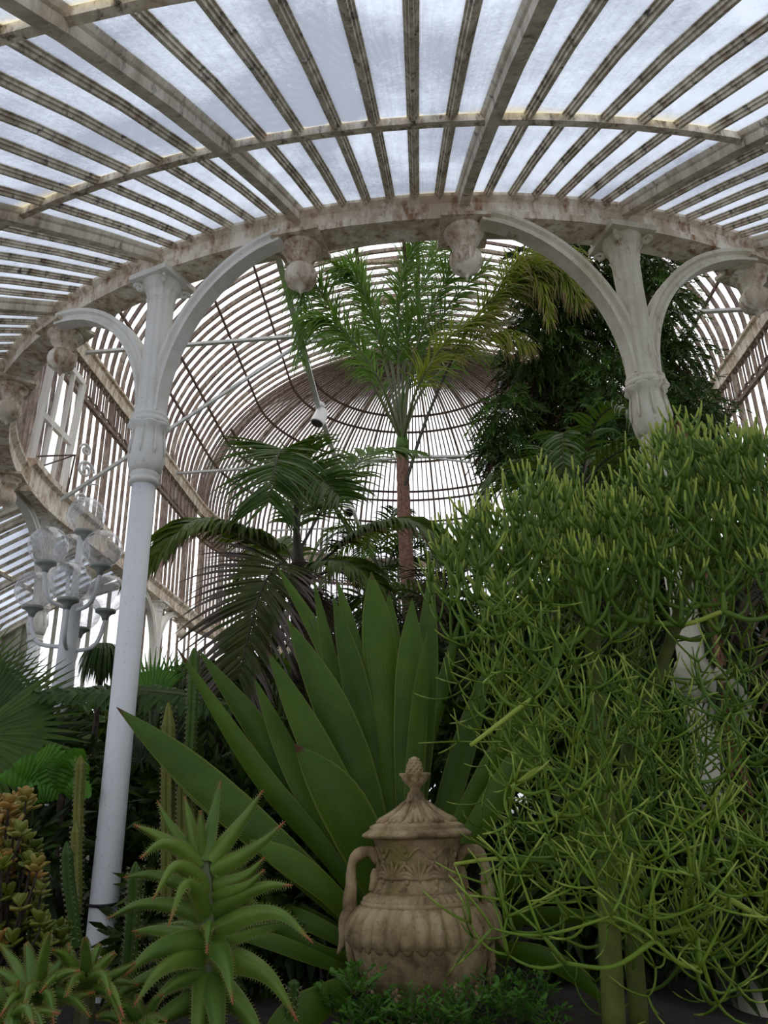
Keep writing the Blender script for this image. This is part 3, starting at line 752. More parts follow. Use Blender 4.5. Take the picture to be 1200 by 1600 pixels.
LM['conifer_d'] = leafmat('conifer_dead', (.016, .010, .012), (.040, .020, .022), None, .8, .8, .05)
LM['bright'] = leafmat('bright_leaf', (.035, .13, .03), (.065, .22, .05), None, .8, .42, .3)
LM['aloe'] = leafmat('aloe_green', (.050, .125, .045), (.085, .175, .055), (.34, .105, .045), .86, .4, .05, 8, (.20, .26, .09))
LM['pencil'] = leafmat('pencil_stem', (.045, .115, .030), (.085, .19, .045), (.34, .42, .06), .55, .42, .0, 6)
LM['pencil_low'] = leafmat('pencil_stem_lower', (.035, .10, .022), (.085, .175, .030), (.28, .37, .06), .58, .42, .0, 6)
LM['pencil_wood'] = leafmat('pencil_trunk', (.05, .085, .035), (.085, .13, .055), None, .8, .6, .0, 20)
LM['cactus'] = leafmat('cactus_yellow_green', (.075, .11, .045), (.12, .16, .07), None, .8, .5, 0, 12)
LM['cactus_g'] = leafmat('cactus_green', (.025, .07, .025), (.045, .11, .035), None, .8, .5, 0, 12)
LM['spine'] = flat('spine', (.30, .26, .16), .7)
LM['jade'] = leafmat('jade_green', (.045, .085, .025), (.10, .16, .045), None, .8, .3, .1, 10)
LM['jade_y'] = leafmat('jade_yellow', (.13, .20, .10), (.25, .17, .10), None, .8, .3, .15, 12)
LM['bark'] = flat('palm_bark', (.10, .05, .035), .9, (.22, .12, .085), 25, .6)
LM['bark_d'] = flat('dark_bark', (.03, .02, .015), .9, (.08, .055, .04), 25, .6)
LM['stalk'] = flat('leaf_stalk', (.07, .10, .03), .5, (.12, .13, .05), 10)
LM['stalk_d'] = flat('dark_leaf_stalk', (.025, .022, .014), .6, (.06, .05, .03), 10)

def ppath(c): return [at(x, y, Y) for x, y, Y in c]
def pxw(w, p): return w*((p-EYEV).dot(CF))/FPX            # metres of w pixels at point p
CF = _f
def face_side(path, tw=0):
    out = []
    for i, p in enumerate(path):
        t = (path[min(i+1, len(path)-1)]-path[max(i-1, 0)]).normalized(); v = (p-EYEV).normalized()
        sd = t.cross(v)
        sd = sd.normalized() if sd.length > 1e-4 else V((1, 0, 0))
        if tw: sd = Matrix.Rotation(tw, 3, t) @ sd
        out.append(sd)
    return out
def sword(c, w, parent, mat, name='leaf', tw=0, n=16, prof=None, fold=.35, thick=0):
    path = bez(ppath(c), n); wm = pxw(w, path[n//2])/2
    prof = prof or (lambda f: (.5+.5*min(1, f*2))*(1 if f < .62 else max(.02, (1-((f-.62)/.38)**1.8))))
    wid = [wm*prof(i/n) for i in range(n+1)]
    s = MB(); s.blade(path, wid, face_side(path, tw), fold, cup=True, thick=thick); return s.build(name, mat, parent, smooth=True)
def frond(pts, parent, mat, stalk, ll=.4, n=34, w=.016, droop=.35, ang=55, plumose=0, name='frond', hint=None, start=.12, rr=.012, taper=.45, jit=.1, tipmi=None):
    m_ = 30; path = bez(pts, m_)
    s = MB(); s.tube(path, [rr*(1-.8*i/m_) for i in range(m_+1)], 5, mi=1)
    for k in range(n):
        f = start+(1-start)*(k+.5)/n; x = f*m_; i = min(int(x), m_-1); p = path[i].lerp(path[i+1], x-i)
        t = (path[i+1]-path[i]).normalized(); h = hint if hint is not None else V((0, 0, 1))
        sd = t.cross(h); sd = sd.normalized() if sd.length > .05 else V((1, 0, 0)); up = sd.cross(t).normalized()
        lf = ll*(taper+(1-taper)*sin(pi*min(1, max(0, (f-start)/(1-start)*.9+.12)))**.8)
        for sg in ((-1, 1) if not plumose else (-1, 1, -1, 1, 0)[:plumose]):
            if plumose:
                a = U(0, 2*pi); o = sd*cos(a)+up*sin(a)
            else: o = sd*sg + up*.25
            a = radians(ang*(1-.35*f)+U(-6, 6)); d = (t*cos(a)+o.normalized()*sin(a)).normalized()
            d = (d+V((U(-jit, jit), U(-jit, jit), U(-jit, jit)))).normalized()
            l = lf*U(.85, 1.1); q = [p]; g = 5 if l > .25 else 4
            for j in range(g): d = (d+V((0, 0, -droop*(j+1)/g*.8))).normalized(); q.append(q[-1]+d*l/g)
            ws = [w*.45, w, w*.95, w*.65, w*.35, .001][:g] + [.001]
            bs = d.cross(V((0, 0, 1))) if abs(d.z) < .95 else V((1, 0, 0)); bs = t.cross(o) if bs.length < .1 else bs
            s.blade(q, ws[:g+1], (t*.7+bs.normalized()*.5*U(-1, 1)).normalized(), .3)
    return s.build(name, [mat, stalk], parent)
def fan(c, nrm, up, R, parent, mat, n=26, spread=150, split=.45, name='leaf', petiole=None, w=None, droop=.1):
    s = MB(); up = (up-nrm*up.dot(nrm)).normalized(); rt = up.cross(nrm).normalized()
    for k in range(n):
        a = radians(-spread+2*spread*k/(n-1)); d = (up*cos(a)+rt*sin(a)).normalized(); l = R*(1-.18*abs(a)/pi)*U(.92, 1.05)
        q = [c]; dd = d
        for j in range(6): dd = (dd+V((0, 0, -droop*(j/6)))).normalized(); q.append(q[-1]+dd*l/6)
        ww = (w or R*2*radians(spread)/n*.5)
        s.blade(q, [.002, ww*.42, ww*.75, ww*.8, ww*.5, ww*.25, .001], nrm.cross(d), .45 if k % 2 else .3)
    if petiole is not None: s.tube(bez([petiole, (petiole+c)/2+V((0, 0, .05)), c], 8), .012, 6, mi=1)
    return s.build(name, [mat, LM['stalk']], parent)
def clump(s, c, r, n, l, w, droop=.3, mis=(0,), out=.8, rz=None):
    rz = rz or r
    for _ in range(n):
        d = V((random.gauss(0, 1), random.gauss(0, 1), random.gauss(0, 1))).normalized(); f = U(.25, 1)**.6
        p = c+V((d.x*r*f, d.y*r*f, d.z*rz*f)); t = (d*out+V((U(-.6, .6), U(-.6, .6), U(-.5, .5)-droop))).normalized(); ll = l*U(.6, 1.3)
        q = [p, p+t*ll*.5, p+t*ll+V((0, 0, -droop*ll*.4))]
        s.blade(q, [w*.4, w, .001], V((U(-1, 1), U(-1, 1), U(-1, 1))), .2, mi=random.choice(mis))

# ---------------------------------------------------------------- big sword-leaved plant behind the urn
B = at(640, 1440, 3.85)
sw = thing('giant_rosette_plant', 'huge rosette of broad sword-shaped green leaves directly behind the stone urn', 'plant', (B.x, B.y, .9))
leaves = [
 ([(628, 1440, 3.95), (612, 1200, 4.0), (592, 1000, 4.1), (580, 893, 4.2)], 62, .1), ([(632, 1440, 4.05), (618, 1200, 4.15), (610, 1030, 4.25), (608, 922, 4.3)], 46, -.3),
 ([(640, 1440, 3.9), (640, 1250, 3.95), (642, 1060, 4.0), (644, 935, 4.1)], 58, .2), ([(645, 1440, 4.0), (650, 1250, 4.1), (664, 1060, 4.15), (674, 880, 4.3)], 48, -.2),
 ([(640, 1430, 3.8), (642, 1290, 3.8), (655, 1110, 3.85), (668, 985, 3.9)], 36, .5), ([(610, 1440, 4.1), (580, 1200, 4.2), (552, 1010, 4.3), (527, 905, 4.4)], 34, .4),
 ([(600, 1440, 4.0), (560, 1240, 4.1), (520, 1050, 4.15), (489, 900, 4.2)], 34, .6), ([(612, 1440, 3.95), (585, 1230, 4.0), (555, 1070, 4.05), (520, 930, 4.1)], 50, -.3),
 ([(610, 1440, 3.8), (575, 1260, 3.8), (520, 1110, 3.85), (448, 965, 3.95)], 66, .1), ([(600, 1440, 3.75), (560, 1300, 3.7), (490, 1160, 3.72), (417, 1015, 3.8)], 56, -.1),
 ([(615, 1450, 3.6), (585, 1360, 3.55), (530, 1250, 3.5), (460, 1162, 3.5)], 84, .05), ([(590, 1440, 3.9), (530, 1330, 3.9), (460, 1200, 3.95), (395, 1055, 4.0)], 50, .5),
 ([(590, 1450, 3.9), (520, 1320, 4.0), (410, 1150, 4.05), (310, 1015, 4.1)], 46, .1), ([(590, 1440, 3.8), (500, 1320, 3.85), (400, 1200, 3.9), (275, 1010, 3.95)], 40, -.4),
 ([(590, 1470, 3.65), (450, 1340, 3.6), (310, 1215, 3.65), (182, 1105, 3.75)], 62, .0), ([(580, 1460, 3.8), (440, 1330, 3.85), (330, 1250, 3.9), (235, 1170, 4.1)], 46, .4),
 ([(590, 1490, 3.6), (520, 1400, 3.5), (450, 1345, 3.5), (390, 1312, 3.55)], 44, .2), ([(580, 1480, 3.8), (450, 1420, 3.9), (300, 1340, 4.6), (60, 1268, 5.0)], 40, .3),
 ([(590, 1500, 3.6), (500, 1490, 3.5), (420, 1440, 3.5), (340, 1400, 3.6)], 34, -.3), ([(575, 1530, 3.5), (500, 1500, 3.3), (420, 1470, 3.2), (330, 1450, 3.2)], 30, .5),
 ([(620, 1440, 4.1), (560, 1150, 4.3), (500, 1000, 4.5), (430, 880, 4.6)], 30, .3), ([(560, 1530, 3.25), (510, 1560, 3.0), (450, 1600, 2.9), (400, 1660, 2.8)], 60, .0),
 ([(665, 1440, 3.95), (720, 1290, 3.95), (800, 1140, 3.9), (850, 1030, 4.0)], 42, .2), ([(670, 1440, 3.9), (730, 1320, 3.85), (810, 1190, 3.8), (885, 1075, 3.85)], 46, -.2),
 ([(660, 1440, 4.05), (690, 1290, 4.1), (730, 1150, 4.2), (765, 1030, 4.3)], 44, .2), ([(690, 1450, 3.8), (760, 1400, 3.7), (860, 1330, 3.6), (960, 1290, 3.6)], 40, .4),
 ([(720, 1500, 3.6), (800, 1485, 3.4), (880, 1510, 3.3), (960, 1580, 3.3)], 34, .3), ([(700, 1480, 3.8), (790, 1440, 3.8), (880, 1430, 3.7), (990, 1450, 3.7)], 30, .5),
 ([(655, 1440, 4.2), (660, 1200, 4.4), (690, 1080, 4.6), (720, 960, 4.7)], 30, .5), ([(590, 1500, 3.7), (480, 1440, 3.75), (360, 1400, 4.2), (240, 1330, 4.5)], 34, .2)]
for c, w, tw in leaves: sword(c, w*.92, sw, LM['sword'], tw=tw)
s = MB(); s.lathe((B.x, B.y+.05, 0), [(.10, .75), (.12, 1.0), (.10, 1.15), (.05, 1.25)], 14); s.build('stem', LM['bark_d'], sw)

# ---------------------------------------------------------------- tall plumed palm
def palm_trunk(pts, r0, r1, parent, mat, rings=26):
    s = MB(); path = bez(pts, rings*2); s.tube(path, [(r0+(r1-r0)*i/(rings*2))*(1.06 if i % 2 else .97) for i in range(rings*2+1)], 14); return s.build('trunk', mat, parent, smooth=True)
TP = thing('tall_palm', 'tallest palm, slim reddish trunk and feathery plumes reaching up into the dome', 'palm', at(640, 1150, 7.4))
base = at(640, 1150, 7.4); base.z = .8
palm_trunk([base, at(642, 1000, 7.45), at(634, 860, 7.5), at(628, 700, 7.5)], .085, .065, TP, LM['bark'])
s = MB(); s.tube(bez(ppath([(628, 706, 7.5), (629, 660, 7.5), (630, 600, 7.5)]), 8), [.07, .075, .06, .05, .04, .035, .03, .02, .01], 10); s.build('crownshaft', LM['plume'], TP, smooth=True)
H = (628, 690, 7.5)
for c, mt, n, ll, st, pl in (
  ([H, (572, 580, 7.2), (510, 470, 7.0), (474, 440, 6.9), (470, 560, 6.8)], 'plume', 60, .42, 'stalk', 3),
  ([H, (600, 560, 7.3), (566, 450, 7.0), (530, 420, 6.8)], 'plume', 40, .36, 'stalk', 3),
  ([H, (632, 560, 7.6), (650, 470, 7.6), (690, 360, 7.6)], 'plume', 60, .50, 'stalk', 3),
  ([H, (622, 560, 7.3), (628, 440, 7.1), (655, 365, 7.0)], 'plume', 54, .36, 'stalk', 3),
  ([H, (640, 600, 7.4), (700, 480, 7.2), (762, 415, 7.1)], 'plume', 40, .34, 'stalk', 2),
  ([(632, 760, 7.45), (672, 640, 7.2), (740, 500, 7.0), (810, 440, 6.8), (868, 420, 6.6), (905, 470, 6.5)], 'plume_y', 80, .40, 'stalk_d', 3),
  ([H, (610, 560, 7.8), (585, 480, 7.9), (545, 400, 7.9)], 'plume', 46, .42, 'stalk', 3),
  ([H, (645, 560, 7.2), (690, 450, 7.0), (720, 390, 6.9)], 'plume', 46, .42, 'stalk', 3),
  ([H, (590, 590, 7.0), (530, 510, 6.8), (490, 500, 6.7)], 'plume', 40, .40, 'stalk', 3),
  ([H, (655, 600, 7.0), (710, 520, 6.9), (770, 490, 6.9)], 'plume_y', 44, .40, 'stalk', 3),
  ([H, (600, 610, 7.6), (550, 545, 7.9), (505, 530, 8.1)], 'plume', 34, .34, 'stalk', 3),
  ([H, (660, 610, 7.7), (720, 560, 8.0), (790, 560, 8.1)], 'plume', 34, .34, 'stalk', 2)):
    frond(ppath(c), TP, LM[mt], LM[st], ll*1.15, int(n*1.7), .0085, .5, 46, pl, start=.30 if c[0] == H else .42, rr=.020, taper=.6, jit=.25)
# drooping yellow strands and a seed spray
frond(ppath([(800, 450, 6.9), (850, 410, 6.8), (900, 425, 6.7), (925, 460, 6.6)]), TP, LM['plume_y'], LM['stalk'], .38, 90, .007, .9, 50, 3, start=.05, rr=.008, jit=.3)
frond(ppath([(780, 450, 6.9), (830, 400, 6.8), (880, 395, 6.7), (930, 430, 6.6)]), TP, LM['plume_y'], LM['stalk'], .42, 90, .007, .9, 50, 3, start=.05, rr=.008, jit=.3)
frond(ppath([(770, 470, 6.9), (800, 420, 6.8), (840, 430, 6.7), (860, 500, 6.6)]), TP, LM['plume_y'], LM['stalk'], .42, 80, .007, .9, 50, 3, start=.05, rr=.008, jit=.3)
frond(ppath([(690, 560, 7.0), (770, 520, 6.9), (830, 540, 6.8)]), TP, LM['plume_y'], LM['stalk'], .38, 60, .007, .8, 50, 3, start=.05, rr=.008, jit=.3)

# ---------------------------------------------------------------- middle palm
MP = thing('feather_palm', 'mid-height palm with wide arching fronds, lower ones browning, left of the tall trunk', 'palm', at(470, 1150, 5.6))
base = at(476, 1180, 5.6); base.z = .8
palm_trunk([base, at(474, 1050, 5.6), at(470, 930, 5.6), at(468, 880, 5.6)], .10, .07, MP, LM['bark_d'])
s = MB(); s.tube(bez(ppath([(468, 890, 5.6), (463, 830, 5.6), (461, 780, 5.6)]), 6), [.05, .04, .032, .026, .022, .018, .014], 8); s.build('leaf_sheath', LM['stalk_d'], MP, smooth=True)
vd = V((0, -.75, .6))
for c, mt, n, ll, w, dr, hint in (
  ([(463, 810, 5.7), (458, 740, 5.6), (442, 702, 5.25), (428, 735, 4.95), (420, 785, 4.8)], 'palm', 50, .62, .016, .30, V((0, -.2, 1))),
  ([(464, 800, 5.6), (470, 755, 5.6), (500, 750, 5.4), (530, 775, 5.2)], 'palm', 34, .52, .017, .45, V((0, -.8, .5))),
  ([(468, 860, 5.6), (520, 770, 5.9), (580, 708, 6.2), (642, 706, 6.4)], 'palm', 40, .40, .017, .5, V((.2, -.3, .9))),
  ([(466, 900, 5.6), (400, 838, 5.2), (310, 815, 4.9), (226, 885, 4.8)], 'palm_yg', 52, .46, .030, .75, V((0, -.35, .95))),
  ([(474, 900, 5.6), (560, 835, 5.4), (640, 815, 5.2), (728, 868, 5.1)], 'palm_yg', 50, .40, .028, .65, V((0, -.35, .95))),
  ([(470, 905, 5.6), (440, 880, 5.0), (405, 930, 4.7), (372, 1060, 4.6)], 'palm_brown', 46, .62, .017, .25, V((.1, -1, .25))),
  ([(472, 905, 5.6), (500, 880, 5.3), (545, 880, 5.1), (590, 910, 5.1)], 'palm_yg', 34, .34, .020, .7, V((0, -.5, .8))),
  ([(476, 905, 5.6), (540, 890, 5.7), (580, 930, 5.8), (596, 1040, 5.8)], 'dead', 36, .46, .013, .9, V((0, -.6, .8))),
  ([(470, 905, 5.6), (450, 860, 5.9), (420, 850, 6.1), (380, 900, 6.2)], 'palm_yg', 30, .36, .02, .6, V((0, -.5, .8))),
  ([(466, 860, 5.6), (470, 800, 5.8), (500, 770, 6.0), (540, 820, 6.2)], 'palm_yg', 28, .36, .02, .6, V((0, -.5, .8))),
  ([(468, 915, 5.6), (430, 930, 5.5), (400, 990, 5.4), (395, 1090, 5.4)], 'dead', 34, .40, .013, .8, V((0, -.8, .6))),
  ([(474, 915, 5.6), (490, 930, 5.3), (500, 990, 5.2), (505, 1060, 5.2)], 'dead', 30, .36, .013, .9, V((0, -.8, .6)))):
    frond(ppath(c), MP, LM[mt], LM['stalk_d'], ll, int(n*1.35), w*.85, dr*.8, 62, 0, hint=hint, start=.18, rr=.014, taper=.6, jit=.05)

# ---------------------------------------------------------------- palms farther back
def back_palm(label, crown, ground_px, nf, R, mat, Y, ll=.35, tr=.08, droopf=.5, group=None, trunk='bark_d', seed=1, arch=.5):
    random.seed(seed); c = at(crown[0], crown[1], Y); t = thing('background_palm', label, 'palm', (c.x, c.y, .85), group)
    g = V((c.x, c.y, .85)); palm_trunk([g, (g+c)/2, c], tr, tr*.8, t, LM[trunk], 16)
    for k in range(nf):
        a = 2*pi*k/nf+U(-.25, .25); e = U(.2, 1.1); d = V((cos(a), sin(a), 0))
        p1 = c+d*R*.35+V((0, 0, R*arch*e)); p2 = c+d*R*.75+V((0, 0, R*(arch*e-.05))); p3 = c+d*R+V((0, 0, R*(arch*e-droopf)))
        frond([c, p1, p2, p3], t, LM[mat if not isinstance(mat, tuple) else mat[k % len(mat)]], LM['stalk_d'], ll, 26, .014, .4, 60, 0, start=.15, rr=.010, jit=.08)
    return t
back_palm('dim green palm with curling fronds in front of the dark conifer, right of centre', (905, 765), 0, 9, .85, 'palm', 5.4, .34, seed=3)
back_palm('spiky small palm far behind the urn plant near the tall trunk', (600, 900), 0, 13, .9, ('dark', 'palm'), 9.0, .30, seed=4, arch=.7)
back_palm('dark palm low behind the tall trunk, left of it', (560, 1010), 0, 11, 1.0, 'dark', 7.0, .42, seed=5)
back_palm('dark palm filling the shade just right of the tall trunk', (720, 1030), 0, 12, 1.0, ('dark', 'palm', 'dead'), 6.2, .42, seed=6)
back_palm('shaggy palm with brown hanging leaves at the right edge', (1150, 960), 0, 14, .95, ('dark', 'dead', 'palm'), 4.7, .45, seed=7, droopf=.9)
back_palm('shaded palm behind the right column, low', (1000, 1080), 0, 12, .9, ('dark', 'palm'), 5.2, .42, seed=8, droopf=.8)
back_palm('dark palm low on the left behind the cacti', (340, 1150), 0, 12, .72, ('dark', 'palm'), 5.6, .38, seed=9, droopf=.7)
random.seed(21)
# ---------------------------------------------------------------- conifer
CT = thing('conifer', 'tall dark conifer with drooping sprays and reddish dead patches behind the right column', 'tree', at(905, 1100, 7.6))
s = MB(); cb = at(905, 1000, 7.6); tb = at(905, 1100, 7.6); s.tube([V((tb.x, 7.6, .8)), V((tb.x, 7.6, 4)), at(900, 430, 7.8), at(895, 370, 8)], [.16, .14, .09, .05], 10); s.build('trunk', LM['bark_d'], CT)
blobs = [(860, 410, .5), (930, 400, .5), (1000, 410, .45), (870, 470, .5), (940, 470, .55), (1020, 470, .45), (850, 540, .5), (920, 540, .6), (1000, 550, .5), (1055, 560, .35),
         (830, 590, .35), (890, 610, .5), (960, 620, .55), (1030, 620, .4), (790, 650, .28), (820, 690, .36), (880, 680, .45), (940, 690, .5), (1000, 700, .45), (1060, 690, .35), (790, 700, .25), (1020, 760, .4), (930, 750, .4), (1060, 740, .35), (980, 800, .5), (900, 800, .4), (1090, 640, .28)]
fol = [MB() for _ in range(3)]
for i, (x, y, r) in enumerate(blobs):
    c = at(x, y, 7.6+U(-.3, .5)); z0 = c.z
    br = MB(); tp = V((tb.x, 7.7, min(z0+.2, 9.5))); br.tube(bez([tp, (tp+c)/2+V((0, 0, .15)), c], 6), [.05, .035, .025, .02, .015, .01, .006], 6); br.build('branch', LM['bark_d'], CT)
    f = MB()
    ns = int(190*r/.45)
    for k in range(ns):
        d = V((random.gauss(0, 1), random.gauss(0, 1), random.gauss(0, 1))).normalized(); p = c+d*r*U(.3, 1)
        t = (d*.7+V((U(-.3, .3), U(-.3, .3), -.55))).normalized(); l = U(.16, .34); mi = 1 if (U(0, 1) < .22) else 0
        if (i % 6 == 4 and U(0, 1) < .7) or U(0, 1) < .04: mi = 2
        for j in range(20):
            q = p+t*l*j/20+V((0, 0, -.10*(j/20)**2)); o = V((random.gauss(0, 1), random.gauss(0, 1), random.gauss(0, 1))).normalized()
            e = (t*.7+o*.7+V((0, 0, -.2))).normalized(); ln = U(.05, .11)
            f.blade([q, q+e*ln*.6, q+e*ln], [.005, .0075, .001], o.cross(e), .1, mi=mi)
    f.build('foliage', [LM['conifer'], LM['conifer_l'], LM['conifer_d']], CT)

# ---------------------------------------------------------------- shrubs and ground cover
def shrub(label, spots, n, l, w, mats, droop=.2, name='shrub', stuff=False, out=.8):
    c0 = at(*spots[0][:3]); t = thing(name, label, 'shrub', (c0.x, c0.y, .8))
    for sp in spots:
        c = at(*sp[:3]); f = MB(); clump(f, c, sp[3], int(n*(sp[3]/.3)**2), l, w, droop, tuple(range(len(mats))), out, sp[4] if len(sp) > 4 else None); f.build('foliage', [LM[m_] for m_ in mats], t)
        stem = MB(); stem.tube([V((c.x, c.y, .75)), c], [.02, .008], 5); stem.build('stem', LM['bark_d'], t)
    return t
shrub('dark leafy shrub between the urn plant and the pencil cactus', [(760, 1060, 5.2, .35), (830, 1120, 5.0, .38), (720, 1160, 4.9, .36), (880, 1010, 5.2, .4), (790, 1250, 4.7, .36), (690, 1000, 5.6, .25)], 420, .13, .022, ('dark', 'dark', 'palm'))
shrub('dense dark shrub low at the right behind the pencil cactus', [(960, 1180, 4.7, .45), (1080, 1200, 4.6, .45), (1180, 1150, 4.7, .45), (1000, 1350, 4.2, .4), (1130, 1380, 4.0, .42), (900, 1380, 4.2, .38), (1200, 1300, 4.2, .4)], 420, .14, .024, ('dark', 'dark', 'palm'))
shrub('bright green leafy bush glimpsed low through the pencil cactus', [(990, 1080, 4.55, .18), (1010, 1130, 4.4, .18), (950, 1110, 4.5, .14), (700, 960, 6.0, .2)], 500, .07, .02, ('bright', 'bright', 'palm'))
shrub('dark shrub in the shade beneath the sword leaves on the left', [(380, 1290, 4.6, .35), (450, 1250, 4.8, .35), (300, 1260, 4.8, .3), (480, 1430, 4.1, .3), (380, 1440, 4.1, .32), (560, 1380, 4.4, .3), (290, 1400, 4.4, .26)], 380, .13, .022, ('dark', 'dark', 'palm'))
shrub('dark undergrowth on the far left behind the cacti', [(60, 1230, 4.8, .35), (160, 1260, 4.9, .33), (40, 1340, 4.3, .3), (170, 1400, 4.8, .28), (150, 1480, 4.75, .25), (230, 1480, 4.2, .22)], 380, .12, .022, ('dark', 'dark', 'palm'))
gc = MB(); random.seed(5)
for k in range(60):
    x = U(520, 860); y = U(1550, 1630) + (30 if abs(x-655) < 80 else 0); p = at(x, y, U(2.75, 3.0) if abs(x-655) < 110 else U(2.8, 3.4)); h = .10
    for j in range(5):
        d = V((U(-1, 1), U(-1, .6), U(.3, 1.3))).normalized(); q = [p+d*h*i/5 for i in range(6)]; q[-1] += V((0, 0, -.01)); gc.tube(q, .0018, 4, mi=1)
        for i in range(1, 6):
            for sg in (-1, 1):
                e = (d*.5+d.cross(V((0, 0, 1))).normalized()*sg+V((U(-.3, .3), U(-.3, .3), U(-.2, .4)))).normalized(); l = U(.020, .036)
                gc.blade([q[i], q[i]+e*l*.35, q[i]+e*l*.75, q[i]+e*l], [.001, .0055, .0060, .001], e.cross(V((0, 0, 1))+d*.3), .15)
o = gc.build('creeping_fern', [LM['bright'], LM['stalk']]); tag(o, 'low bright green creeping fern spilling round the foot of the urn', 'fern', kind='stuff')

# ---------------------------------------------------------------- pencil cactus
random.seed(11)
PC = thing('pencil_cactus', 'large bushy pencil cactus with bright green twig-like stems filling the right side', 'cactus', at(960, 1560, 2.8))
bend = .7
def tw(s, p, d, L_, r, up=.5, n=5, mi=0, v0=0, v1=1):
    q = [p]; cv = V((U(-1, 1), U(-1, 1), U(-.3, 1)))*bend
    for j in range(n): d = (d+(V((0, 0, up))+cv)/n).normalized(); q.append(q[-1]+d*L_/n)
    b0 = len(s.f); s.tube(q, [r*(1-.25*j/n) for j in range(n)]+[r*.45], 5, mi=mi)
    if v0 or v1 != 1:
        for fi in range(b0, len(s.f)): s.uv[fi] = [(u, v0+(v1-v0)*v) for u, v in s.uv[fi]]
    return q, d
def whorl(s, p, d, r, L_, lev, up, spread, kids):
    k = random.choice(kids); a0 = U(0, 6.28); w = d.cross(V((.3, .2, 1))).normalized(); u = w.cross(d)
    for i in range(k):
        a = a0+2*pi*i/k+U(-.4, .4); sp = radians(spread*U(.6, 1.2)); e = (d*cos(sp)+(w*cos(a)+u*sin(a))*sin(sp)).normalized(); l = L_*U(.65, 1.25)
        last = lev == 0 or U(0, 1) < .12
        q, e2 = tw(s, p, e, l, r, up*U(.6, 1.4), 5, 0, 0 if last else 0, 1 if last else .4)
        if not last: whorl(s, q[-1], e2, r*.86, L_*.88, lev-1, up, spread, kids)
skel = []
def stem(c, r0, r1, parent=PC, mat='pencil_wood'):
    path = bez(ppath(c), 24); s = MB(); s.tube(path, [r0+(r1-r0)*i/24 for i in range(25)], 10); s.build('stem', LM[mat], parent, smooth=True); skel.extend(path[6:])
stem([(960, 1620, 2.75), (950, 1400, 2.75), (942, 1200, 2.78), (932, 1080, 2.8), (922, 960, 2.8)], .036, .028)
stem([(922, 965, 2.8), (920, 900, 2.75), (914, 840, 2.7), (908, 790, 2.7)], .017, .009, mat='pencil')
stem([(1000, 1620, 3.0), (985, 1400, 3.0), (975, 1220, 3.0), (1005, 1110, 2.95), (1045, 1010, 2.9), (1075, 900, 2.85)], .032, .020)
stem([(1075, 900, 2.85), (1095, 830, 2.8), (1125, 765, 2.75)], .016, .011, mat='pencil')
stem([(1075, 900, 2.85), (1120, 860, 2.7), (1165, 820, 2.6)], .012, .009, mat='pencil')
stem([(975, 1220, 3.0), (985, 1100, 3.2), (1010, 900, 3.3), (1035, 720, 3.3)], .022, .012, mat='pencil')
stem([(925, 975, 2.8), (880, 1010, 2.5), (855, 1070, 2.35), (800, 1115, 2.3), (735, 1165, 2.3)], .011, .006, mat='pencil')
stem([(925, 960, 2.75), (1000, 970, 2.5), (1070, 975, 2.45), (1130, 955, 2.4)], .011, .007, mat='pencil')
stem([(940, 1150, 2.8), (860, 1060, 2.9), (780, 960, 2.95), (730, 900, 3.0)], .016, .008, mat='pencil')
stem([(955, 1380, 2.75), (870, 1350, 2.6), (780, 1342, 2.55), (710, 1350, 2.5)], .010, .005, mat='pencil')
stem([(960, 1450, 2.75), (1050, 1360, 2.6), (1130, 1400, 2.5), (1200, 1440, 2.45)], .014, .007, mat='pencil')
stem([(950, 1300, 2.75), (900, 1230, 2.6), (850, 1200, 2.5), (800, 1230, 2.4)], .012, .006, mat='pencil')
def poly_in(x, y, P):
    c = False; j = len(P)-1
    for i in range(len(P)):
        if (P[i][1] > y) != (P[j][1] > y) and x < (P[j][0]-P[i][0])*(y-P[i][1])/(P[j][1]-P[i][1])+P[i][0]: c = not c
        j = i
    return c
upper = [(725, 990), (740, 935), (790, 925), (830, 860), (880, 845), (950, 870), (1000, 880), (1045, 765), (1075, 755), (1120, 785), (1185, 785), (1230, 810), (1230, 960), (1100, 1000), (700, 1000)]
lower = [(750, 1010), (1230, 1000), (1230, 1600), (900, 1600), (850, 1450), (830, 1330), (785, 1210), (745, 1110)]
def clusters(P, cnt, Yr, r, L_, lev, up, spread, kids, mat, mind=.10):
    nodes_ = []; tries = 0
    x0, x1 = min(p[0] for p in P), max(p[0] for p in P); y0, y1 = min(p[1] for p in P), max(p[1] for p in P)
    while len(nodes_) < cnt and tries < 20000:
        tries += 1; x, y = U(x0, x1), U(y0, y1)
        if not poly_in(x, y, P): continue
        cxp = 1008+(y-640)*.165
        if y > 900 and abs(x-cxp-8) < 42 and U(0, 1) < .7: continue
        Y = U(*Yr); p = at(x, y, Y)
        if all((p-q).length > mind for q in nodes_): nodes_.append(p)
    nodes_.sort(key=lambda p: min((p-q).length for q in skel)); grown = [(q, None) for q in skel]
    for i, p in enumerate(nodes_):
        q, own = min(grown, key=lambda g: (g[0]-p).length + max(0, (g[0].z-p.z))*.8); d = p-q; l = d.length
        s = own if own is not None else MB()
        if own is None: all_br.append((s, mat))
        path = bez([q, q.lerp(p, .5)+V((0, 0, -.14*l)), p], 8); b0 = len(s.f); s.tube(path, [r*1.45-(r*.4)*j/8 for j in range(9)], 6)
        for fi in range(b0, len(s.f)): s.uv[fi] = [(u, v*.5) for u, v in s.uv[fi]]
        grown.extend((g, s) for g in path[3:]); e = (path[-1]-path[-3]).normalized(); e = (e+V((0, 0, .6*up))).normalized()
        whorl(s, p, e, r, L_*U(.8, 1.2), lev, up, spread, kids)
all_br = []
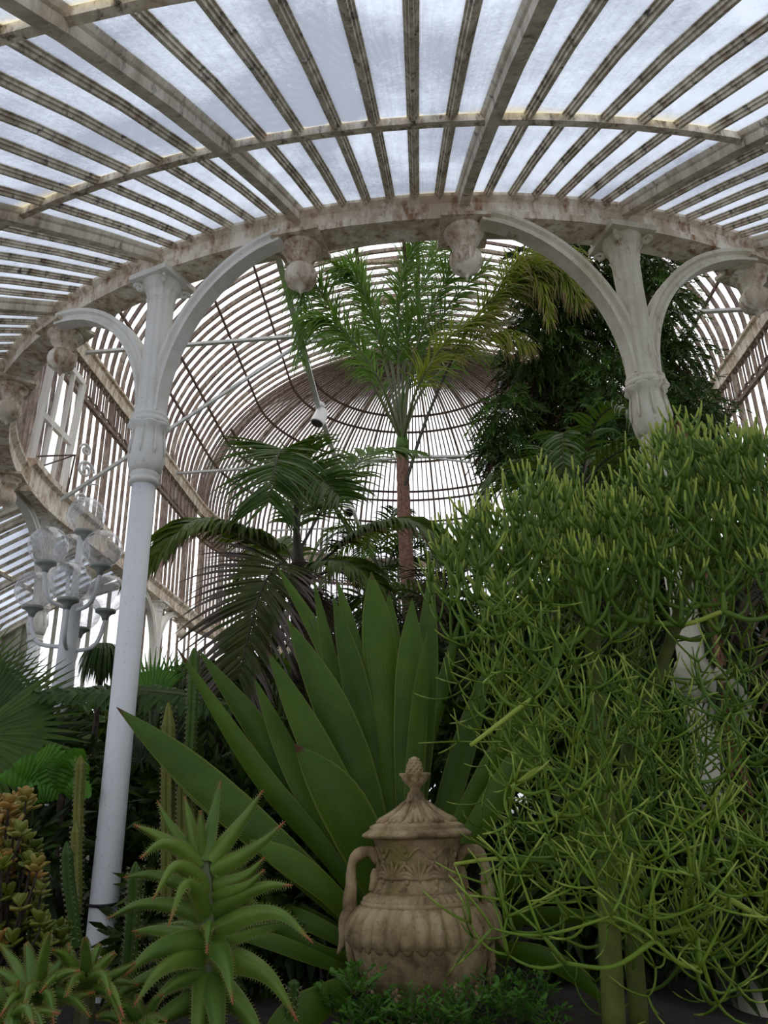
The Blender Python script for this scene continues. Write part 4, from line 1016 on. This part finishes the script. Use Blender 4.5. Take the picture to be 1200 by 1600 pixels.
bend = .35; clusters(upper, 100, (2.35, 3.2), .0066, .135, 2, 1.6, 58, (2, 3, 4), 'pencil', .11)
bend = 1.1; clusters(lower, 100, (2.2, 3.25), .0047, .155, 2, .35, 56, (2, 3, 3), 'pencil_low', .11)
all_br.sort(key=lambda a: -len(a[0].f))
for s, mt_ in all_br: s.build('branch', LM[mt_], PC, smooth=True)

# ---------------------------------------------------------------- column cacti
def cactus(pts, w, label, mat, ribs=5, group='column cacti beside the white column', n=26):
    path = bez(ppath(pts), n); t = thing('column_cactus', label, 'cactus', path[0], group)
    s = MB(); sp = MB(); R_ = pxw(w, path[n//2])/2; k = ribs*4; b = 0
    for i, p in enumerate(path):
        tt = (path[min(i+1, n)]-path[max(i-1, 0)]).normalized(); x = tt.cross(V((0, 1, 0))).normalized(); y = x.cross(tt)
        r = R_*(1-.04*(i % 4 == 0))*(1 if i < n-2 else (.75 if i == n-2 else (.5 if i == n-1 else .15)))
        for q in range(k):
            a = 2*pi*q/k+.2; rr = r*(.62+.38*abs(cos(ribs*(a-.2)/2))**1.5); s.v.append(p+x*cos(a)*rr+y*sin(a)*rr)
    for i in range(n):
        for q in range(k): s.face([i*k+q, i*k+(q+1) % k, (i+1)*k+(q+1) % k, (i+1)*k+q], [(.5, i/n)]*4)
    L_ = sum((path[i+1]-path[i]).length for i in range(n)); m_ = int(L_/.022)
    for j in range(m_):
        x_ = j/m_*n; i = int(x_); p = path[i].lerp(path[i+1], x_-i); tt = (path[i+1]-path[i]).normalized(); x = tt.cross(V((0, 1, 0))).normalized(); y = x.cross(tt)
        for q in range(ribs):
            a = 2*pi*q/ribs+.2; o = x*cos(a)+y*sin(a)
            for e in (-.5, .5): sp.tube([p+o*R_*.98, p+o*(R_*.98+.010)+tt*e*.010], [.0022, .0006], 3)
    s.build('body', LM[mat], t); sp.build('spines', LM['spine'], t)['kind'] = 'stuff'; return t
cactus([(262, 1420, 4.0), (262, 1300, 4.0), (262, 1200, 4.0), (263, 1098, 4.0)], 23, 'tall yellow-green ribbed cactus right of the white column, its round tip uppermost', 'cactus')
cactus([(288, 1450, 3.95), (287, 1350, 3.95), (286, 1280, 3.95), (286, 1208, 3.95)], 22, 'yellowish ribbed cactus close behind the tip of the tall aloe', 'cactus')
cactus([(292, 1260, 4.25), (298, 1150, 4.25), (302, 1060, 4.25), (303, 1012, 4.25)], 18, 'thin blue-green cactus standing highest, right of the white column', 'cactus_g')
cactus([(298, 1320, 4.15), (298, 1260, 4.15), (299, 1220, 4.15), (299, 1172, 4.15)], 17, 'short yellow-tipped cactus below the highest thin one', 'cactus')
cactus([(122, 1310, 4.1), (122, 1260, 4.1), (124, 1220, 4.1), (126, 1180, 4.1)], 17, 'yellow-green cactus with a red scar left of the white column', 'cactus')
cactus([(118, 1430, 3.9), (119, 1380, 3.9), (119, 1330, 3.9), (119, 1284, 3.9)], 19, 'lighter cactus stub under the scarred one, left of the white column', 'cactus')
cactus([(120, 1480, 3.6), (113, 1420, 3.6), (106, 1370, 3.6), (104, 1315, 3.6)], 20, 'dark green leaning cactus touching the white column on its left', 'cactus_g')
cactus([(196, 1600, 3.3), (202, 1500, 3.3), (208, 1420, 3.3), (212, 1346, 3.3)], 25, 'dark green cactus between the white column foot and the tall aloe', 'cactus_g')
cactus([(452, 1590, 2.9), (455, 1565, 2.9), (458, 1548, 2.9), (460, 1530, 2.9)], 20, 'small dark cactus stub left of the urn', 'cactus_g', group='small cacti by the urn')

# ---------------------------------------------------------------- aloes
def aloe(base, leaves, label, Y, w0=30, stem=None, mat='aloe'):
    p0 = at(base[0], base[1], Y); t = thing('tree_aloe', label, 'aloe', (p0.x, p0.y, .85))
    s = MB(); s.tube(bez([V((p0.x, p0.y, .75))]+[at(x, y, Y) for x, y in stem], 10), [.03]*10+[.012], 8); s.build('stem', LM['stalk'], t)
    for (by, bx, tx, ty, dy, bulge, w) in leaves:
        a = at(bx, by, Y); e = at(tx, ty, Y+dy); l = (e-a).length; dirn = (e-a).normalized()
        side_up = V((0, 0, 1)); m1 = a.lerp(e, .33)+side_up*bulge*l*.8; m2 = a.lerp(e, .68)+side_up*bulge*l
        path = bez([a, m1, m2, e], 16); wm = pxw(w, a)/2
        wid = [wm*.86*(1.0-.25*(i/16))*(1-(i/16)**1.8)+.0012 for i in range(17)]
        sd = face_side(path, U(-.5, .5)); s = MB(); s.blade(path, wid, sd, .45, cup=True, thick=.012)
        lf = s.build('leaf', LM[mat], t, smooth=True)
        th_ = MB()
        for i in range(1, 16):
            tt = (path[i+1]-path[i-1]).normalized(); n_ = sd[i]-tt*sd[i].dot(tt); n_.normalize()
            for h in (0, .5):
                pp = path[i].lerp(path[i+1], h)
                for sg in (-1, 1): th_.tube([pp+n_*sg*wid[i]*.97, pp+n_*sg*(wid[i]+.006)+tt*.003], [.0022, .0005], 3)
        th_.build('teeth', LM['cactus'], lf)['kind'] = 'stuff'
    return t
random.seed(31)
A1 = [  # base_y, base_x, tip_x, tip_y, depth change, upward bulge, width px
 (1345, 320, 345, 1218, .03, .0, 34), (1345, 312, 288, 1243, .0, .0, 30), (1345, 330, 412, 1233, .02, -.03, 34), (1340, 316, 313, 1265, -.05, .0, 22), (1345, 306, 245, 1250, .03, -.05, 30),
 (1345, 310, 208, 1288, -.05, .03, 32), (1360, 335, 446, 1283, -.08, -.06, 34), (1350, 312, 218, 1342, -.15, .22, 34), (1370, 335, 407, 1314, .05, -.1, 32), (1385, 338, 415, 1338, -.05, -.1, 32),
 (1400, 336, 414, 1358, -.12, -.08, 30), (1400, 318, 192, 1371, -.1, .1, 32), (1400, 322, 238, 1408, -.25, .32, 36), (1420, 335, 458, 1383, -.15, .06, 36), (1430, 318, 165, 1437, -.08, .13, 32),
 (1432, 322, 262, 1450, -.28, .35, 36), (1455, 338, 490, 1474, -.2, .17, 44), (1470, 340, 462, 1437, -.12, .0, 36), (1470, 318, 205, 1455, .0, .05, 40), (1475, 316, 193, 1526, -.2, .12, 52),
 (1462, 325, 323, 1492, -.22, .22, 26), (1480, 333, 364, 1570, -.3, .12, 46), (1500, 342, 466, 1597, -.15, .16, 50), (1495, 318, 205, 1577, -.25, .15, 44), (1505, 314, 143, 1592, -.1, .10, 36),
 (1530, 325, 300, 1680, -.25, .1, 56), (1520, 318, 230, 1580, -.2, .10, 36), (1540, 335, 420, 1650, -.2, .1, 50), (1450, 320, 210, 1285+180, .15, .05, 30), (1400, 340, 420, 1440, .2, .1, 32), (1530, 330, 345, 1700, -.35, .1, 46), (1560, 320, 200, 1650, -.2, .12, 44)]
aloe((325, 1600), A1, 'tall tree aloe with tiers of toothed green leaves tipped orange, left of the urn', 2.75, stem=[(325, 1560), (326, 1450), (320, 1340)])
def ros(cx, cy, n, R, Y, label, seed):
    random.seed(seed); lv = []
    for k in range(n):
        a = pi*(-.12+1.24*k/(n-1)); r = R*U(.8, 1.15); tx = cx+cos(a)*r; ty = cy-sin(a)*r*1.05
        lv.append((cy+U(-8, 12), cx+U(-5, 5), tx, ty, U(-.2, .1), U(-.03, .12), 26))
    for k in range(5): lv.append((cy+10, cx, cx+U(-R, R), cy+U(10, R*.9), -.25, .15, 28))
    random.shuffle(lv); aloe((cx, cy+60), lv, label, Y, stem=[(cx, cy+40), (cx, cy)])
ros(132, 1540, 11, 82, 2.6, 'smaller aloe rosette right in front of the foot of the smooth white column', 41)
ros(58, 1555, 10, 88, 2.5, 'smaller aloe rosette in the bottom left corner beneath the jade plant', 42)
ros(10, 1600, 8, 80, 2.4, 'aloe leaves poking up at the very bottom left edge', 43)
ros(215, 1610, 7, 60, 2.6, 'low aloe rosette at the bottom edge left of the tall aloe', 44)

# ---------------------------------------------------------------- jade plant
random.seed(51)
JP = thing('jade_plant', 'jade plant with plump leaves, yellow and orange on top, at the left edge', 'succulent', at(10, 1560, 2.9))
st_ = MB(); groups = {}
for k in range(210):
    y = U(1250, 1600); x = U(-40, 48 + (18 if 1330 < y < 1440 else (55 if 1440 < y < 1500 else (30 if y > 1500 else 0)))); Y = U(2.65, 3.1); p = at(x, y, Y); g0 = at(-20, 1620, 2.95)
    st_.tube(bez([g0, (g0+p)/2+V((U(-.05, .05), 0, -.03)), p-V((0, 0, .03)), p], 6), [.006, .006, .005, .004, .004, .003, .003], 5)
    yel = y < 1345 + U(-30, 60) or (1360 < y < 1400 and U(0, 1) < .6) or U(0, 1) < .06; f = MB()
    for j in range(8):
        a = j*pi/2+(.8 if (j//4) else 0)+U(-.2, .2); el = U(.2, .7) if j < 4 else U(.8, 1.2); d = V((cos(a)*cos(el), sin(a)*cos(el), sin(el))); l = U(.034, .050)
        x1 = d.cross(V((0, 0, 1))).normalized(); up = x1.cross(d)
        b = len(f.v); seg = 8; c0 = p+V((0, 0, .012 if j > 3 else 0))
        prof = [(.15, .0), (.7, .2), (1, .5), (.95, .75), (.6, .93), (.1, 1)]
        for (rr, tt) in prof:
            for q in range(seg): aa = 2*pi*q/seg; f.v.append(c0+d*l*tt+x1*cos(aa)*rr*l*.36+up*sin(aa)*rr*l*.13)
        for i in range(5):
            for q in range(seg): f.face([b+i*seg+q, b+i*seg+(q+1) % seg, b+(i+1)*seg+(q+1) % seg, b+(i+1)*seg+q])
        f.face([b+5*seg+q for q in range(seg)])
    f.build('leaf_rosette', LM['jade_y' if yel else 'jade'], JP, smooth=True)
st_.build('stem', LM['bark_d'], JP)

# ---------------------------------------------------------------- left-hand palms and fan leaves
random.seed(61)
FL = thing('fan_palm', 'fan palm with stiff spiky leaves at the left edge under the globe lamp', 'palm', at(-20, 1250, 4.6))
for c, up, R_, sp, m_ in (((-50, 1160, 4.7), V((.6, 0, 1)), .72, 42, 'palm'), ((-75, 1100, 4.8), V((.9, 0, .7)), .62, 45, 'palm'), ((0, 1170, 4.5), V((.7, 0, .1)), .5, 75, 'dark'), ((-40, 1150, 4.4), V((1, 0, -.1)), .62, 60, 'palm'), ((60, 1180, 4.9), V((.2, 0, .5)), .40, 85, 'dark')):
    fan(at(*c), V((.1, -.9, .3)).normalized(), up, R_, FL, LM[m_], 22, sp, petiole=at(-60, 1400, 4.8))
F2 = thing('fan_palm', 'pleated fan leaf with bleached torn tips lying across behind the smooth column', 'palm', at(150, 1330, 4.8))
frond(ppath([(370, 1105, 4.6), (280, 1084, 4.5), (180, 1078, 4.5), (60, 1082, 4.45)]), F2, LM['palm'], LM['stalk'], .20, 26, .030, 1.0, 75, 0, start=.02, hint=V((0, -.5, .8)), jit=.04)
fan(at(235, 1105, 5.0), V((0, -1, .2)).normalized(), V((0, 0, 1)), .42, F2, LM['bright'], 16, 38, petiole=at(240, 1330, 5))
fan(at(275, 1110, 5.2), V((.1, -1, .2)).normalized(), V((.2, 0, 1)), .42, F2, LM['palm'], 20, 60, petiole=at(260, 1330, 5.1))
fan(at(330, 1150, 5.0), V((.1, -1, .3)).normalized(), V((-.3, 0, .2)), .42, F2, LM['dark'], 24, 120, petiole=at(320, 1380, 5))
fan(at(220, 1190, 4.9), V((0, -.8, .5)).normalized(), V((-.3, 0, .6)), .36, F2, LM['dark'], 22, 120, petiole=at(240, 1380, 4.9))
F3 = thing('lobed_leaf_plant', 'glossy plant with crinkled lobed green leaves left of the smooth column', 'plant', at(90, 1380, 4.4))
for (x, y, tx, ty, w) in ((95, 1235, 20, 1195, 48), (95, 1235, 60, 1175, 60), (100, 1235, 130, 1170, 44), (100, 1240, 140, 1196, 50), (95, 1240, 30, 1260, 40), (90, 1240, 100, 1190, 50), (105, 1245, 142, 1245, 36), (90, 1245, -5, 1215, 40)):
    pth = bez(ppath([(x, y, 4.35), ((x+tx)/2, (y+ty)/2-14, 4.28), (tx, ty, 4.2)]), 22); wm = pxw(w, pth[5])/2; s = MB()
    s.blade(pth, [wm*sin(pi*min(1, .06+i/23))**.6*(1 if i % 2 else .72)+.002 for i in range(23)], face_side(pth, U(-.3, .3)), .25, cup=True); s.build('leaf', LM['bright'], F3)
s = MB(); s.tube([at(92, 1420, 4.4), at(95, 1240, 4.35)], .02, 6); s.build('stem', LM['bark_d'], F3)
DR = thing('drooping_plant', 'dark plant of narrow hanging leaves seen just left of the smooth column', 'plant', at(160, 1010, 6.3))
s = MB(); c = at(163, 1005, 6.3)
for k in range(150):
    a = U(0, 6.28); d = V((cos(a), sin(a), .8)).normalized(); q = [c+V((U(-.03, .03), U(-.03, .03), 0))]
    for j in range(6): d = (d+V((0, 0, -.8))).normalized(); q.append(q[-1]+d*U(.05, .085))
    s.blade(q, [.004, .009, .010, .009, .007, .004, .001], V((cos(a+1.57), sin(a+1.57), 0)), .2)
s.build('leaves', LM['palm'], DR); s = MB(); s.tube([V((c.x, c.y, .8)), c], [.03, .02], 6); s.build('stem', LM['bark_d'], DR)

# back fill of far greenery seen between bars
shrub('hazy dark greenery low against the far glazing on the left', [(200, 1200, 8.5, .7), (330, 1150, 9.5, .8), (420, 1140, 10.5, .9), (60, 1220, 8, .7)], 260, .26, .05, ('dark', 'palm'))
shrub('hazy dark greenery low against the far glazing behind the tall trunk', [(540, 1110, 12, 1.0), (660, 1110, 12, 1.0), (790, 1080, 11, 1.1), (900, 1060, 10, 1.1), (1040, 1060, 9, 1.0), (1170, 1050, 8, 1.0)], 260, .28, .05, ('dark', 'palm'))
# rusty vine beside the right column
random.seed(71)
vb = near(T0+2*UNIT, RR, 0); s = MB()
for k in range(7):
    q = []; off = V((.11+U(-.02, .05), -.06+U(-.03, .03), 0))
    for i in range(30): z = .8+i*.098; q.append(V((vb.x+off.x+.02*sin(i*.5+k)+.015*U(-1, 1), vb.y+off.y+.02*cos(i*.4+k), z)))
    s.tube(q, U(.006, .014), 5)
tag(s.build('climbing_stem', flat('rusty_bark', (.16, .06, .03), .9, (.30, .17, .09), 20, .5)), 'rusty brown peeling vine stems climbing beside the cream flaking column', 'vine')
# cloth wrapped round the column
s = MB(); s.lathe((vb.x, vb.y, 0), [(.078, 2.05), (.105, 2.10), (.115, 2.18), (.10, 2.24), (.082, 2.27)], 40, mod=lambda a, i: 1+.09*sin(5*a+i)+.05*sin(11*a))
s.blade(bez([V((vb.x+.06, vb.y-.09, 2.2)), V((vb.x+.15, vb.y-.10, 2.12)), V((vb.x+.20, vb.y-.1, 1.95))], 8), [.03, .04, .045, .045, .04, .04, .035, .03, .02], V((.6, -.3, .6)), .3, thick=.01, cup=True)
tag(s.build('wrapped_cloth', flat('pale_cloth', (.40, .38, .28), .8, (.52, .50, .38), 9, .4), smooth=True), 'pale cloth tied round the cream flaking column at mid height', 'cloth')
# ---------------------------------------------------------------- light
w = bpy.data.worlds.new('overcast_sky'); sc.world = w; w.use_nodes = True; nt = w.node_tree; nt.nodes.clear()
out = nt.nodes.new('ShaderNodeOutputWorld'); bg = nt.nodes.new('ShaderNodeBackground')
tc = nt.nodes.new('ShaderNodeTexCoord').outputs['Generated']
n = noise(nt, tc, 2.6, 5, .55, .3)
c = ramp(nt, n, [(.36, (.50, .56, .68)), (.50, (.80, .84, .92)), (.60, (1.0, 1.0, 1.02))])
sx = N(nt, 'ShaderNodeSeparateXYZ'); nt.links.new(tc, sx.inputs[0])
c = mixc(nt, ramp(nt, sx.outputs[2], [(.16, (0, 0, 0)), (.42, (1, 1, 1))]), c, (1.0, .99, .97))
c = mixc(nt, ramp(nt, sx.outputs[2], [(-.06, (0, 0, 0)), (.02, (1, 1, 1))]), (.06, .08, .04), c)
nt.links.new(c, bg.inputs[0]); bg.inputs[1].default_value = 1.1; nt.links.new(bg.outputs[0], out.inputs[0])
sc.view_settings.view_transform = 'Standard'; sc.view_settings.look = 'None'; sc.view_settings.gamma = 1
sc.view_settings.exposure = 0.76; sc.view_settings.use_curve_mapping = False
sc.cycles.transparent_max_bounces = 24; sc.cycles.max_bounces = 8
